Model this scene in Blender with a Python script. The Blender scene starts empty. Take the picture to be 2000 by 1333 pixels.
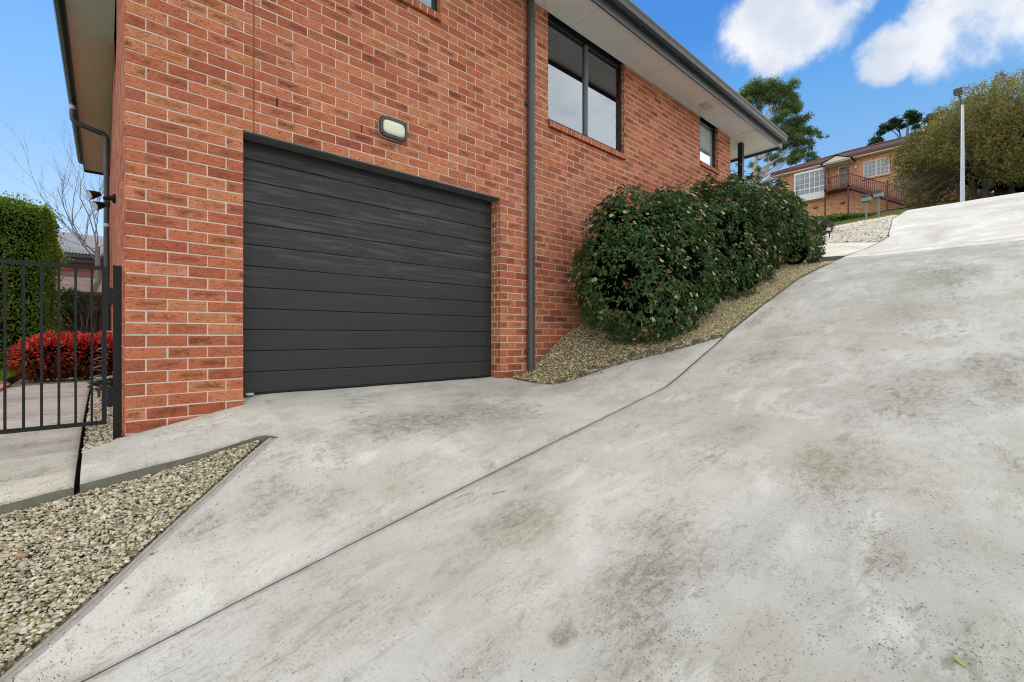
import bpy, bmesh, math, random
import numpy as np
from mathutils import Vector, Matrix
from mathutils.geometry import delaunay_2d_cdt
R = math.radians
PI = math.pi
sc = bpy.context.scene
COL = sc.collection
ORG = {}                       # world origin of every object, so that parts are written in world metres

# ------------------------------------------------------------------ objects
def tag(o, label=None, cat=None, group=None, kind=None):
    if label: o['label'] = label
    if cat: o['category'] = cat
    if group: o['group'] = group
    if kind: o['kind'] = kind
    return o

def thing(name, loc, label, cat, group=None):
    o = bpy.data.objects.new(name, None)
    COL.objects.link(o)
    o.location = loc
    o.empty_display_size = .1
    ORG[o.name] = np.array(loc, float)
    return tag(o, label, cat, group)

def link(name, me, mat, parent=None):
    o = bpy.data.objects.new(name, me)
    COL.objects.link(o)
    if mat is not None:
        for m in (mat if isinstance(mat, (list, tuple)) else [mat]):
            me.materials.append(m)
    if parent is not None:
        o.parent = parent
        ORG[o.name] = ORG[parent.name]
    else:
        ORG[o.name] = np.zeros(3)
    return o

def fast(name, V, F, mat, parent=None, smooth=False, attrs=None):
    """V (n,3) world metres, F (m,k) vertex ids"""
    V = np.asarray(V, np.float32)
    if parent is not None: V = V - ORG[parent.name].astype(np.float32)
    F = np.asarray(F, np.int32)
    me = bpy.data.meshes.new(name)
    me.vertices.add(len(V)); me.vertices.foreach_set('co', V.ravel())
    m, k = F.shape
    me.loops.add(m*k); me.loops.foreach_set('vertex_index', F.ravel())
    me.polygons.add(m)
    me.polygons.foreach_set('loop_start', np.arange(0, m*k, k, dtype=np.int32))
    me.polygons.foreach_set('loop_total', np.full(m, k, np.int32))
    me.polygons.foreach_set('use_smooth', np.full(m, smooth, bool))
    for an, (ty, arr) in (attrs or {}).items():
        a = me.attributes.new(an, ty, 'POINT')
        a.data.foreach_set({'FLOAT_COLOR': 'color', 'FLOAT_VECTOR': 'vector', 'FLOAT': 'value'}[ty], np.asarray(arr, np.float32).ravel())
    me.update(); me.validate()
    return link(name, me, mat, parent)

class MB:
    def __init__(s): s.v = []; s.f = []; s.sm = []; s.mi = []
    def add(s, v, f, smooth=False, mi=0):
        b = len(s.v); s.v += [tuple(map(float, p)) for p in v]
        for q in f: s.f.append([b+i for i in q]); s.sm.append(smooth); s.mi.append(mi)
        return s
    def box(s, x0, x1, y0, y1, z0, z1, bev=0, mi=0):
        if bev <= 0:
            s.add([(x0,y0,z0),(x1,y0,z0),(x1,y1,z0),(x0,y1,z0),(x0,y0,z1),(x1,y0,z1),(x1,y1,z1),(x0,y1,z1)],
                  [(0,3,2,1),(4,5,6,7),(0,1,5,4),(1,2,6,5),(2,3,7,6),(3,0,4,7)], mi=mi)
        else:
            bm = bmesh.new()
            bmesh.ops.create_cube(bm, size=1)
            for v in bm.verts:
                v.co = Vector(((x0+x1)/2+v.co.x*(x1-x0), (y0+y1)/2+v.co.y*(y1-y0), (z0+z1)/2+v.co.z*(z1-z0)))
            bmesh.ops.bevel(bm, geom=bm.edges[:], offset=bev, segments=2, affect='EDGES', profile=.5)
            bm.verts.index_update()
            s.add([v.co[:] for v in bm.verts], [[v.index for v in f.verts] for f in bm.faces], False, mi)
            bm.free()
        return s
    def tube(s, path, r, n=10, caps=True, smooth=True, mi=0):
        P = [Vector(p) for p in path]
        rs = list(r) if isinstance(r, (list, tuple)) else [r]*len(P)
        t0 = (P[1]-P[0]).normalized()
        up = Vector((0,0,1)) if abs(t0.z) < .9 else Vector((1,0,0))
        nrm = t0.cross(up).normalized()
        V = []; F = []
        for i, p in enumerate(P):
            a = (P[i]-P[i-1]).normalized() if i else t0
            b = (P[i+1]-P[i]).normalized() if i < len(P)-1 else a
            t = a+b
            t = t.normalized() if t.length > 1e-6 else a
            nrm = (nrm - t*nrm.dot(t)).normalized()
            bn = t.cross(nrm)
            k = 1/max(.4, math.cos(a.angle(b)/2)) if a.length and b.length else 1
            for j in range(n):
                an = 2*PI*j/n
                V.append(p+(nrm*math.cos(an)+bn*math.sin(an))*rs[i])
        for i in range(len(P)-1):
            for j in range(n):
                F.append((i*n+j, i*n+(j+1) % n, (i+1)*n+(j+1) % n, (i+1)*n+j))
        s.add(V, F, smooth, mi)
        if caps:
            s.add(V[:n], [tuple(reversed(range(n)))], False, mi); s.add(V[-n:], [tuple(range(n))], False, mi)
        return s
    def bar(s, a, b, w, h, up=(0,0,1), mi=0):
        """square bar from a to b, w across, h along up"""
        a = Vector(a); b = Vector(b); t = (b-a).normalized(); u = Vector(up)
        sd = t.cross(u).normalized(); u = sd.cross(t).normalized()
        V = []
        for p in (a, b):
            for i, j in ((-1,-1),(1,-1),(1,1),(-1,1)):
                V.append(p+sd*(w/2*i)+u*(h/2*j))
        s.add(V, [(0,1,2,3),(7,6,5,4),(0,4,5,1),(1,5,6,2),(2,6,7,3),(3,7,4,0)], mi=mi)
        return s
    def prism(s, poly, ax, a0, a1, mi=0):
        """poly: list of 2-D points in the plane across axis ax (0 x: (y,z); 1 y: (x,z); 2 z: (x,y))"""
        n = len(poly)
        def P(q, a): return {0: (a,q[0],q[1]), 1: (q[0],a,q[1]), 2: (q[0],q[1],a)}[ax]
        V = [P(q, a0) for q in poly]+[P(q, a1) for q in poly]
        F = [tuple(reversed(range(n))), tuple(range(n, 2*n))]+[(i, (i+1) % n, n+(i+1) % n, n+i) for i in range(n)]
        s.add(V, F, mi=mi); return s
    def ball(s, c, r, sub=2, mi=0, jit=0, rng=None):
        bm = bmesh.new(); bmesh.ops.create_icosphere(bm, subdivisions=sub, radius=1)
        r = r if isinstance(r, (tuple, list)) else (r,)*3
        bm.verts.index_update()
        V = []
        for v in bm.verts:
            k = 1+(rng.uniform(-jit, jit) if jit else 0)
            V.append((c[0]+v.co.x*r[0]*k, c[1]+v.co.y*r[1]*k, c[2]+v.co.z*r[2]*k))
        s.add(V, [[v.index for v in f.verts] for f in bm.faces], True, mi); bm.free(); return s
    def build(s, name, mat, parent=None):
        me = bpy.data.meshes.new(name)
        o = ORG[parent.name] if parent is not None else (0,0,0)
        me.from_pydata([(p[0]-o[0], p[1]-o[1], p[2]-o[2]) for p in s.v], [], s.f)
        me.polygons.foreach_set('use_smooth', s.sm)
        me.polygons.foreach_set('material_index', s.mi)
        bm = bmesh.new(); bm.from_mesh(me); bmesh.ops.recalc_face_normals(bm, faces=bm.faces[:]); bm.to_mesh(me); bm.free()
        me.update()
        return link(name, me, mat, parent)

# ------------------------------------------------------------------ materials
class Nt:
    def __init__(s, name):
        s.m = bpy.data.materials.new(name); s.m.use_nodes = True
        s.t = s.m.node_tree; s.t.nodes.clear()
        s.out = s.t.nodes.new('ShaderNodeOutputMaterial')
    def n(s, ty, ins=None, **kw):
        nd = s.t.nodes.new(ty)
        for k, v in kw.items(): setattr(nd, k, v)
        for k, v in (ins or {}).items(): s.set(nd.inputs[k], v)
        return nd
    def set(s, sock, v):
        if isinstance(v, bpy.types.NodeSocket): s.t.links.new(v, sock)
        else:
            if isinstance(v, (tuple, list)) and len(v) == 3 and sock.type == 'RGBA': v = (*v, 1)
            sock.default_value = v
    def math(s, op, a, b=0., c=0., clamp=False):
        nd = s.n('ShaderNodeMath', operation=op, use_clamp=clamp)
        s.set(nd.inputs[0], a); s.set(nd.inputs[1], b); s.set(nd.inputs[2], c)
        return nd.outputs[0]
    def mix(s, f, a, b, bt='MIX'):
        nd = s.n('ShaderNodeMix', data_type='RGBA', blend_type=bt)
        s.set(nd.inputs[0], f); s.set(nd.inputs[6], a); s.set(nd.inputs[7], b)
        return nd.outputs[2]
    def step(s, x, a, b):
        nd = s.n('ShaderNodeMapRange', interpolation_type='SMOOTHSTEP')
        s.set(nd.inputs[0], x); s.set(nd.inputs[1], a); s.set(nd.inputs[2], b); s.set(nd.inputs[3], 0.); s.set(nd.inputs[4], 1.)
        return nd.outputs[0]
    def rng(s, x, a, b, c, d):
        nd = s.n('ShaderNodeMapRange'); s.set(nd.inputs[0], x)
        for i, q in enumerate((a, b, c, d)): s.set(nd.inputs[i+1], q)
        return nd.outputs[0]
    def noise(s, vec, scale, detail=4, rough=.55, dist=0):
        nd = s.n('ShaderNodeTexNoise', {'Scale': scale, 'Detail': detail, 'Roughness': rough, 'Distortion': dist})
        if vec is not None: s.set(nd.inputs['Vector'], vec)
        return nd.outputs['Fac']
    def voro(s, vec, scale, out='Distance', feature='F1', rnd=1.):
        nd = s.n('ShaderNodeTexVoronoi', {'Scale': scale, 'Randomness': rnd}, feature=feature)
        if vec is not None: s.set(nd.inputs['Vector'], vec)
        return nd.outputs[out]
    def pos(s): return s.n('ShaderNodeNewGeometry').outputs['Position']
    def scaled(s, vec, sx, sy, sz):
        nd = s.n('ShaderNodeMapping'); s.set(nd.inputs['Vector'], vec); nd.inputs['Scale'].default_value = (sx, sy, sz)
        return nd.outputs[0]
    def xyz(s, vec):
        nd = s.n('ShaderNodeSeparateXYZ'); s.set(nd.inputs[0], vec); return nd.outputs
    def comb(s, x, y, z):
        nd = s.n('ShaderNodeCombineXYZ'); s.set(nd.inputs[0], x); s.set(nd.inputs[1], y); s.set(nd.inputs[2], z); return nd.outputs[0]
    def attr(s, name): return s.n('ShaderNodeAttribute', attribute_name=name)
    def ramp(s, f, stops):
        nd = s.n('ShaderNodeValToRGB'); s.set(nd.inputs[0], f)
        el = nd.color_ramp.elements
        while len(el) < len(stops): el.new(.5)
        for e, (p, c) in zip(el, stops): e.position = p; e.color = (*c, 1)
        return nd.outputs[0]
    def bump(s, h, dist, strength=1.):
        return s.n('ShaderNodeBump', {'Height': h, 'Distance': dist, 'Strength': strength}).outputs[0]
    def bsdf(s, **kw):
        nd = s.n('ShaderNodeBsdfPrincipled')
        for k, v in kw.items(): s.set(nd.inputs[k.replace('_', ' ')], v)
        s.t.links.new(nd.outputs[0], s.out.inputs[0]); return nd
    def finish(s, sh): s.t.links.new(sh, s.out.inputs[0]); return s.m

def plain(name, col, rough=.6, metal=0., var=.12, scale=8., bump=0., bscale=60., spec=.5):
    t = Nt(name); p = t.pos()
    c = t.mix(t.noise(p, scale, 5), [k*(1-var) for k in col], [min(1, k*(1+var)) for k in col])
    kw = dict(Base_Color=c, Roughness=t.rng(t.noise(p, scale*2.3, 3), .3, .7, max(.02, rough-.07), min(1, rough+.07)), Metallic=metal)
    kw['Specular_IOR_Level'] = spec
    if bump: kw['Normal'] = t.bump(t.noise(p, bscale, 4), bump)
    t.bsdf(**kw); return t.m

M = {}
def mats():
    # ---- modelled bricks: per-brick random numbers and brick-local coordinates
    t = Nt('clay_brick')
    bk = t.attr('bk'); sep = t.n('ShaderNodeSeparateColor', {0: bk.outputs['Color']})
    r1, r2, r3 = sep.outputs
    loc = t.attr('loc').outputs['Vector']; lx, ly, lz = t.xyz(loc)
    hl = t.attr('hl').outputs['Fac']
    base = t.ramp(r1, [(0, (.36, .10, .060)), (.05, (.43, .125, .068)), (.25, (.52, .165, .088)), (.55, (.58, .195, .102)), (.8, (.63, .235, .125)), (.93, (.65, .27, .15)), (1, (.60, .25, .115))])
    v = t.n('ShaderNodeVectorMath', {0: loc, 1: (1, 1, 1)}, operation='MULTIPLY').outputs[0]
    n1 = t.noise(t.scaled(v, 14, 40, 9), 1., 5, .65)
    n2 = t.noise(t.scaled(v, 40, 260, 9), 1., 4, .6)
    base = t.mix(t.rng(n1, .3, .72, 0, 1), t.mix(1., base, (.80, .74, .70), 'MULTIPLY'), t.mix(1., base, (1.13, 1.12, 1.12), 'MULTIPLY'))
    # kiln smudge in the middle of the face
    ex = t.math('DIVIDE', t.math('ABSOLUTE', t.math('MULTIPLY_ADD', t.math('SUBTRACT', t.math('FRACT', t.math('MULTIPLY', lz, 3.7)), .5), .13, lx)), hl)
    ey = t.math('DIVIDE', t.math('ABSOLUTE', ly), .038)
    sm = t.math('MULTIPLY', t.math('SUBTRACT', 1., t.step(ex, .35, .98)), t.math('SUBTRACT', 1., t.step(ey, .12, .9)))
    sm = t.math('MULTIPLY', sm, t.step(t.noise(t.scaled(v, 20, 40, 5), 1., 5, .65), .32, .56))
    amt = t.math('MULTIPLY_ADD', t.step(r2, .2, .95), .80, .06)
    sm = t.math('MULTIPLY', sm, amt)
    smc = t.mix(t.step(r3, .25, .9), (.20, .052, .026), (.27, .125, .028))
    base = t.mix(t.math('MULTIPLY', sm, .88), base, smc)
    core = t.math('MULTIPLY', t.math('MULTIPLY', sm, t.step(n2, .40, .62)), t.step(r2, .35, .9))
    base = t.mix(t.math('MULTIPLY', core, .8), base, (.07, .035, .016))
    # wire drag marks, pits, small pale grit
    drag = t.step(t.noise(t.scaled(v, 22, 190, 31), 1., 3, .6, .6), .60, .70)
    base = t.mix(t.math('MULTIPLY', drag, .8), base, (.10, .036, .022))
    pit = t.math('SUBTRACT', 1., t.step(t.voro(t.scaled(v, 1, 1, 3), 85.), .16, .32))
    pit = t.math('MULTIPLY', pit, t.step(t.noise(t.scaled(v, 20, 26, 3), 1., 2), .36, .50))
    base = t.mix(t.math('MULTIPLY', pit, .8), base, (.055, .02, .013))
    gr = t.math('SUBTRACT', 1., t.step(t.voro(t.scaled(v, 1, 1, 7), 150.), .06, .13))
    base = t.mix(t.math('MULTIPLY', gr, .35), base, (.75, .55, .42))
    # faint weathering over the whole wall
    wp = t.pos()
    base = t.mix(t.math('MULTIPLY', t.step(t.noise(wp, .9, 4), .42, .75), .14), base, (.62, .34, .24))
    base = t.mix(1., base, (.98, .97, .95), 'MULTIPLY')
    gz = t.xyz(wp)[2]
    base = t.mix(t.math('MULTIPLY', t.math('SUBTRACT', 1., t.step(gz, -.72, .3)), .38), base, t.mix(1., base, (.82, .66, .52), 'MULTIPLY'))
    h = t.math('ADD', t.math('MULTIPLY', n2, .5), t.math('MULTIPLY', drag, -.8))
    h = t.math('ADD', h, t.math('MULTIPLY', pit, -1.))
    h = t.math('ADD', h, t.math('MULTIPLY', t.noise(t.scaled(v, 12, 20, 4), 1., 3), .8))
    t.bsdf(Base_Color=base, Roughness=.87, Normal=t.bump(h, .0024), Specular_IOR_Level=.3)
    M['brick'] = t.m
    sb = t.m.copy(); sb.name = 'clay_brick_smooth'
    for l in list(sb.node_tree.links):
        if l.to_socket.name == 'Normal' and l.to_node.type == 'BSDF_PRINCIPLED': sb.node_tree.links.remove(l)
    M['brick_side'] = sb
    t = Nt('mortar'); p = t.pos()
    c = t.mix(t.noise(p, 26, 5, .7), (.60, .53, .455), (.81, .74, .66))
    c = t.mix(t.math('MULTIPLY', t.step(t.noise(p, 2.1, 4), .5, .75), .3), c, (.52, .42, .34))
    t.bsdf(Base_Color=c, Roughness=.95, Normal=t.bump(t.noise(p, 420, 3), .002))
    M['mortar'] = t.m

    # ---- concrete
    def concrete(name, light, dark, spots, seed, rough_amt=1., stain=1.):
        t = Nt(name); p = t.pos()
        po = t.n('ShaderNodeVectorMath', {0: p, 1: (seed*7.3, seed*3.1, seed)}, operation='ADD').outputs[0]
        flat = t.scaled(po, 1, 1, 0)
        big = t.noise(flat, .75, 6, .6, .4)
        mid = t.noise(t.scaled(po, 2.0, 3.2, 0), 1., 6, .62, .5)
        fine = t.noise(flat, 55, 5, .7)
        vfine = t.noise(flat, 260, 3, .7)
        broom = t.noise(t.scaled(po, 30, 3.0, 0), 1., 4, .6)
        c = t.mix(t.step(big, .36, .66), [k*1.05 for k in light], [k*.86 for k in light])
        c = t.mix(t.math('MULTIPLY', t.step(mid, .46, .72), .48*stain), c, dark)
        c = t.mix(t.math('MULTIPLY', t.step(broom, .5, .78), .22), c, [k*.8 for k in dark])
        pale = t.noise(t.scaled(po, 1.2, 2.1, 0), 1.3, 5, .6, .8)
        c = t.mix(t.math('MULTIPLY', t.step(pale, .50, .66), .62), c, [min(.8, k*1.25) for k in light])
        # stained areas at their places on the slab
        X, Y, Z = t.xyz(p)
        wob = t.math('MULTIPLY', t.math('SUBTRACT', t.noise(flat, 3.1, 5, .65), .5), 1.9)
        tot = None
        for (x, y, rx, ry, a) in spots:
            dx = t.math('DIVIDE', t.math('SUBTRACT', X, x), rx); dy = t.math('DIVIDE', t.math('SUBTRACT', Y, y), ry)
            d = t.math('SQRT', t.math('ADD', t.math('MULTIPLY', dx, dx), t.math('MULTIPLY', dy, dy)))
            d = t.math('ADD', d, wob)
            k = t.math('MULTIPLY', t.math('SUBTRACT', 1., t.step(d, .15, 1.25)), a)
            tot = k if tot is None else t.math('MAXIMUM', tot, k)
        sp = t.math('MULTIPLY', tot, t.rng(t.noise(flat, 22, 6, .78), .36, .62, .12, 1.05))
        c = t.mix(t.math('MULTIPLY', sp, .97*stain), c, t.mix(t.noise(flat, 1.7, 3), (.20, .195, .155), (.27, .25, .165)))
        # speckle: pits and lichen dots, denser inside the stains
        dens = t.math('ADD', t.math('MULTIPLY', t.step(mid, .36, .66), .6), t.math('MULTIPLY', tot, 1.2))
        dens = t.math('ADD', dens, t.math('MULTIPLY', t.step(t.noise(flat, 2.3, 4, .7), .44, .66), .75))
        clus = t.step(t.noise(flat, 6.5, 5, .7), .42, .66)
        sme = t.noise(t.scaled(po, 9, 21, 0), 1., 6, .75, .8)
        c = t.mix(t.math('MULTIPLY', t.math('MULTIPLY', t.step(sme, .48, .66), dens, clamp=True), .62*stain), c, (.175, .165, .11))
        dens = t.math('MULTIPLY', dens, t.math('MULTIPLY_ADD', clus, .85, .25))
        for sca, r0, a in ((95., .27, 1.1), (55., .125, 1.2), (170., .36, 1.0)):
            nd = t.n('ShaderNodeTexVoronoi', {'Scale': sca}); t.set(nd.inputs['Vector'], flat)
            d = t.math('ADD', nd.outputs['Distance'], t.math('MULTIPLY', t.math('SUBTRACT', t.noise(flat, sca*1.7, 3, .6), .5), .45))
            sel, sz, _b = t.n('ShaderNodeSeparateColor', {0: nd.outputs['Color']}).outputs
            rr = t.math('MULTIPLY_ADD', t.math('POWER', sz, 2.), r0*1.2, r0*.45)
            dot = t.math('SUBTRACT', 1., t.step(t.math('SUBTRACT', d, rr), -.10, .02))
            on = t.step(t.math('SUBTRACT', t.math('MULTIPLY_ADD', dens, .66, .04), sel), -.02, .1)
            c = t.mix(t.math('MULTIPLY', t.math('MULTIPLY', dot, on), a*.8*stain, clamp=True), c, t.mix(sel, (.05, .048, .035), (.15, .13, .085)))
        w = t.math('SUBTRACT', 1., t.step(t.voro(flat, 75.), .06, .14))
        c = t.mix(t.math('MULTIPLY', w, .22), c, (.80, .79, .76))
        c = t.mix(t.math('MULTIPLY', t.step(vfine, .35, .75), .30), c, [k*.72 for k in light])
        c = t.mix(t.math('MULTIPLY', t.step(fine, .44, .74), .34), c, [k*.95 for k in dark])
        c = t.mix(t.math('MULTIPLY', t.step(t.noise(flat, 130, 2, .6), .56, .70), .34), c, [k*.6 for k in dark])
        c = t.mix(t.math('MULTIPLY', t.step(t.noise(t.scaled(po, 2.2, 9., 0), 1., 5, .7, .6), .52, .72), .30*stain), c, [k*.92 for k in dark])
        c = t.mix(t.math('MULTIPLY', t.step(t.noise(flat, 1.1, 4, .6), .45, .68), .34*stain), c, (.37, .355, .235))
        dirt = t.attr('dirt').outputs['Fac']
        dm = t.math('MULTIPLY', dirt, t.rng(t.noise(flat, 9, 5, .7), .3, .7, .25, 1.), clamp=True)
        c = t.mix(dm, c, (.055, .055, .036))
        hgt = t.math('ADD', t.math('MULTIPLY', fine, .7), t.math('MULTIPLY', vfine, .35))
        hgt = t.math('ADD', hgt, t.math('MULTIPLY', broom, .8))
        t.bsdf(Base_Color=c, Roughness=t.rng(mid, .3, .8, .7, .92), Normal=t.bump(hgt, .0035*rough_amt), Specular_IOR_Level=.35)
        return t.m
    drive_spots = [(8.2,.7,.8,.45,.85),(1.27,1.13,.06,.055,1.3),(1.72,1.85,.34,.26,.75),(1.68,1.05,.42,.20,.85),(2.0,1.15,.3,.25,.5),(3.0,.66,.42,.26,.8),(4.3,.5,.65,.28,.7),(3.3,1.3,.35,.2,.45),
                   (1.35,.85,.24,.20,.55),(5.2,1.75,.6,.22,.45),(4.9,.1,.6,.25,.8),(2.35,.36,.2,.14,.55),(1.9,.1,.3,.16,.5),(6.5,.9,.8,.3,.4),(6.6,2.35,.6,.10,.55),(13.6,1.2,1.2,.25,.7),(20,.6,1.8,1.2,.75),(1.0,1.3,.18,.14,.4)]
    apron_spots = [(1.75,3.35,.55,.22,.85),(2.25,3.25,.55,.3,.9),(2.6,3.1,.5,.35,.7),(1.55,3.45,.3,.16,.7),(2.9,3.6,.6,.22,.5),(.4,3.05,.16,.10,.6),(.75,3.05,.2,.14,.55),(1.05,2.85,.2,.14,.5),(.2,2.8,.12,.08,.6),(1.1,3.5,.2,.12,.4),(-.2,3.85,.2,.12,.35)]
    M['conc'] = concrete('driveway_concrete', (.645, .63, .575), (.42, .405, .345), drive_spots, 1.)
    M['concup'] = concrete('upper_concrete', (.60, .58, .53), (.42, .40, .35), [(13.6,1.2,1.2,.25,.9),(20,.6,1.8,1.2,.8),(16.5,.2,1.5,.5,.5)], 4., 1., .55)
    M['apron'] = concrete('apron_concrete', (.645, .632, .58), (.425, .41, .35), apron_spots, 2.)
    M['path'] = concrete('path_concrete', (.68, .63, .54), (.43, .39, .32), [(-.45,3.9,.5,.10,.7),(-.3,4.5,.5,.10,.5),(-.4,6.6,.8,.18,.5)], 3.)
    t = Nt('concrete_edge'); p = t.pos()
    t.bsdf(Base_Color=t.mix(t.noise(p, 14, 5, .7), (.075, .075, .05), (.26, .25, .20)), Roughness=.95, Normal=t.bump(t.noise(p, 120, 4), .004))
    M['cedge'] = t.m
    t = Nt('weathered_kerb_mortar'); p = t.pos()
    c = t.mix(t.noise(p, 9, 5, .7), (.30, .295, .285), (.50, .49, .47)); c = t.mix(t.step(t.noise(p, 60, 4, .7), .55, .7), c, (.09, .085, .07))
    t.bsdf(Base_Color=c, Roughness=.9, Normal=t.bump(t.noise(p, 150, 4), .003)); M['kerb'] = t.m
    t = Nt('grey_edging_timber'); p = t.pos()
    c = t.mix(t.noise(p, 12, 6, .75), (.28, .25, .195), (.58, .54, .45)); t.bsdf(Base_Color=c, Roughness=.95, Normal=t.bump(t.noise(p, 90, 4), .004)); M['edging'] = t.m

    # ---- stones
    t = Nt('pebbles'); c = t.attr('tint').outputs['Color']; p = t.pos()
    c = t.mix(t.noise(p, 90, 4, .7), t.mix(1., c, (.72, .70, .64), 'MULTIPLY'), c)
    t.bsdf(Base_Color=c, Roughness=.65, Normal=t.bump(t.noise(p, 240, 3), .0015)); M['stone'] = t.m
    t = Nt('gravel_bedding'); p = t.pos()
    c = t.ramp(t.n('ShaderNodeSeparateColor', {0: t.voro(p, 70., 'Color')}).outputs[0], [(0, (.09, .08, .055)), (.4, (.22, .19, .13)), (.75, (.38, .34, .25)), (1, (.52, .49, .40))])
    t.bsdf(Base_Color=c, Roughness=.95, Normal=t.bump(t.voro(p, 70.), .02)); M['bed'] = t.m
    t = Nt('white_gravel'); p = t.pos()
    c = t.ramp(t.n('ShaderNodeSeparateColor', {0: t.voro(p, 38., 'Color')}).outputs[0], [(0, (.30, .26, .19)), (.25, (.60, .55, .45)), (.6, (.74, .70, .60)), (1, (.82, .79, .72))])
    c = t.mix(t.math('MULTIPLY', t.step(t.noise(p, 2.2, 5, .7), .5, .7), .45), c, (.46, .40, .28))
    c = t.mix(t.step(t.voro(p, 8.), .13, .05), c, (.16, .09, .045))
    t.bsdf(Base_Color=c, Roughness=.95, Normal=t.bump(t.voro(p, 38.), .03)); M['white'] = t.m
    t = Nt('soil_and_turf'); p = t.pos()
    c = t.mix(t.noise(p, .6, 5), (.045, .07, .02), (.10, .10, .04)); c = t.mix(t.step(t.noise(p, 25, 4), .45, .7), c, (.03, .045, .015))
    t.bsdf(Base_Color=c, Roughness=1., Normal=t.bump(t.noise(p, 30, 4), .04)); M['terrain'] = t.m
    t = Nt('lawn_turf'); p = t.pos()
    c = t.mix(t.noise(p, 1.2, 5), (.06, .12, .018), (.13, .17, .04)); c = t.mix(t.step(t.noise(p, 60, 4, .7), .4, .7), c, (.035, .07, .012))
    t.bsdf(Base_Color=c, Roughness=1., Normal=t.bump(t.noise(p, 80, 4), .03)); M['lawn'] = t.m

    # ---- painted metal and trims
    M['monument'] = plain('monument_grey_steel', (.050, .056, .058), .42, 0, .12, 6)
    M['gutter'] = plain('gutter_steel', (.046, .051, .055), .33, 0, .14, 3)
    M['pipe'] = plain('painted_downpipe', (.060, .068, .072), .40, 0, .14, 5)
    M['black'] = plain('black_powder_coat', (.007, .008, .008), .5, 0, .2, 20, spec=.3)
    M['gatecoat'] = plain('gate_powder_coat', (.009, .011, .0105), .5, 0, .25, 18, spec=.3)
    M['alu'] = plain('grey_aluminium', (.17, .19, .19), .35, .2, .1, 10)
    M['aludark'] = plain('dark_aluminium', (.018, .021, .022), .35, .1, .1, 10)
    M['white_trim'] = plain('white_trim', (.72, .72, .70), .6, 0, .06, 5)
    M['lintel'] = plain('galvanised_lintel', (.10, .10, .097), .75, .0, .5, 9, .002, 40)
    M['dark'] = plain('dark_room', (.012, .013, .014), .8)
    M['void'] = plain('shadow_gap', (.006, .006, .005), 1.)
    M['sealant'] = plain('joint_sealant', (.20, .085, .05), .8)
    t = Nt('eaves_sheet'); p = t.pos()
    c = t.mix(t.noise(p, 1.3, 5, .6), (.76, .74, .69), (.84, .83, .80))
    c = t.mix(t.math('MULTIPLY', t.step(t.noise(p, 2.6, 5, .65, .6), .56, .74), .42), c, (.46, .36, .25))
    t.bsdf(Base_Color=c, Roughness=.75); M['soffit'] = t.m
    # garage door: charcoal embossed timber-grain steel
    t = Nt('garage_door_steel'); p = t.pos()
    g = t.noise(t.scaled(p, 5, 5, 170), 1., 5, .7); g2 = t.noise(t.scaled(p, 1.7, 1, 26), 1., 6, .75, .4)
    c = t.mix(g, (.017, .0195, .0185), (.031, .035, .034))
    band = t.step(t.xyz(p)[2], .1, 1.0)
    c = t.mix(t.math('MULTIPLY', t.math('MULTIPLY', t.step(g2, .48, .62), band), .62), c, (.090, .095, .100))
    c = t.mix(t.math('MULTIPLY', t.step(t.noise(p, 7, 5, .7), .62, .8), .25), c, (.10, .105, .10))
    t.bsdf(Base_Color=c, Roughness=t.rng(g2, .3, .7, .5, .66), Normal=t.bump(g, .0012), Specular_IOR_Level=.45); M['door'] = t.m
    # window glass: reflective float glass over a dark room
    t = Nt('window_glass')
    fr = t.n('ShaderNodeFresnel', {'IOR': 1.9}).outputs[0]
    gl = t.n('ShaderNodeBsdfGlossy', {'Color': (.80, .90, 1.0), 'Roughness': .015})
    tr = t.n('ShaderNodeBsdfTransparent', {'Color': (.42, .46, .47)})
    mx = t.n('ShaderNodeMixShader', {0: t.math('MULTIPLY_ADD', fr, 1.7, .12, clamp=True)})
    t.t.links.new(tr.outputs[0], mx.inputs[1]); t.t.links.new(gl.outputs[0], mx.inputs[2])
    M['glass'] = t.finish(mx.outputs[0])
    gc = M['glass'].copy(); gc.name = 'clear_window_glass'
    for nd_ in gc.node_tree.nodes:
        if nd_.type == 'MATH' and nd_.operation == 'MULTIPLY_ADD': nd_.inputs[1].default_value = .7; nd_.inputs[2].default_value = .03
        if nd_.type == 'BSDF_TRANSPARENT': nd_.inputs[0].default_value = (.80, .93, .90, 1)
    M['glass_clear'] = gc
    t = Nt('lamp_diffuser'); p = t.pos()
    t.bsdf(Base_Color=t.mix(t.noise(p, 160, 3), (.78, .76, .60), (.84, .82, .68)), Roughness=.35, Normal=t.bump(t.noise(p, 300, 2), .0008)); M['diffuser'] = t.m
    M['cream'] = plain('cream_plastic', (.62, .58, .46), .5)

    # ---- plants
    def leaf(name, rough, trans, spec=.5, gain=1.):
        t = Nt(name); c = t.attr('tint').outputs['Color']
        bs = t.n('ShaderNodeBsdfPrincipled', {'Base Color': c, 'Roughness': rough, 'Specular IOR Level': spec})
        tr = t.n('ShaderNodeBsdfTranslucent', {'Color': t.mix(1., c, (1.5, 1.6, .7), 'MULTIPLY')})
        mx = t.n('ShaderNodeMixShader', {0: trans})
        t.t.links.new(bs.outputs[0], mx.inputs[1]); t.t.links.new(tr.outputs[0], mx.inputs[2])
        return t.finish(mx.outputs[0])
    M['leaf_gloss'] = leaf('glossy_leaf', .46, .12, .32)
    M['leaf'] = leaf('matt_leaf', .6, .25, .3)
    M['leaf_thin'] = leaf('thin_leaf', .5, .45, .3)
    M['petal'] = leaf('petal', .7, .25, .2)
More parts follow.
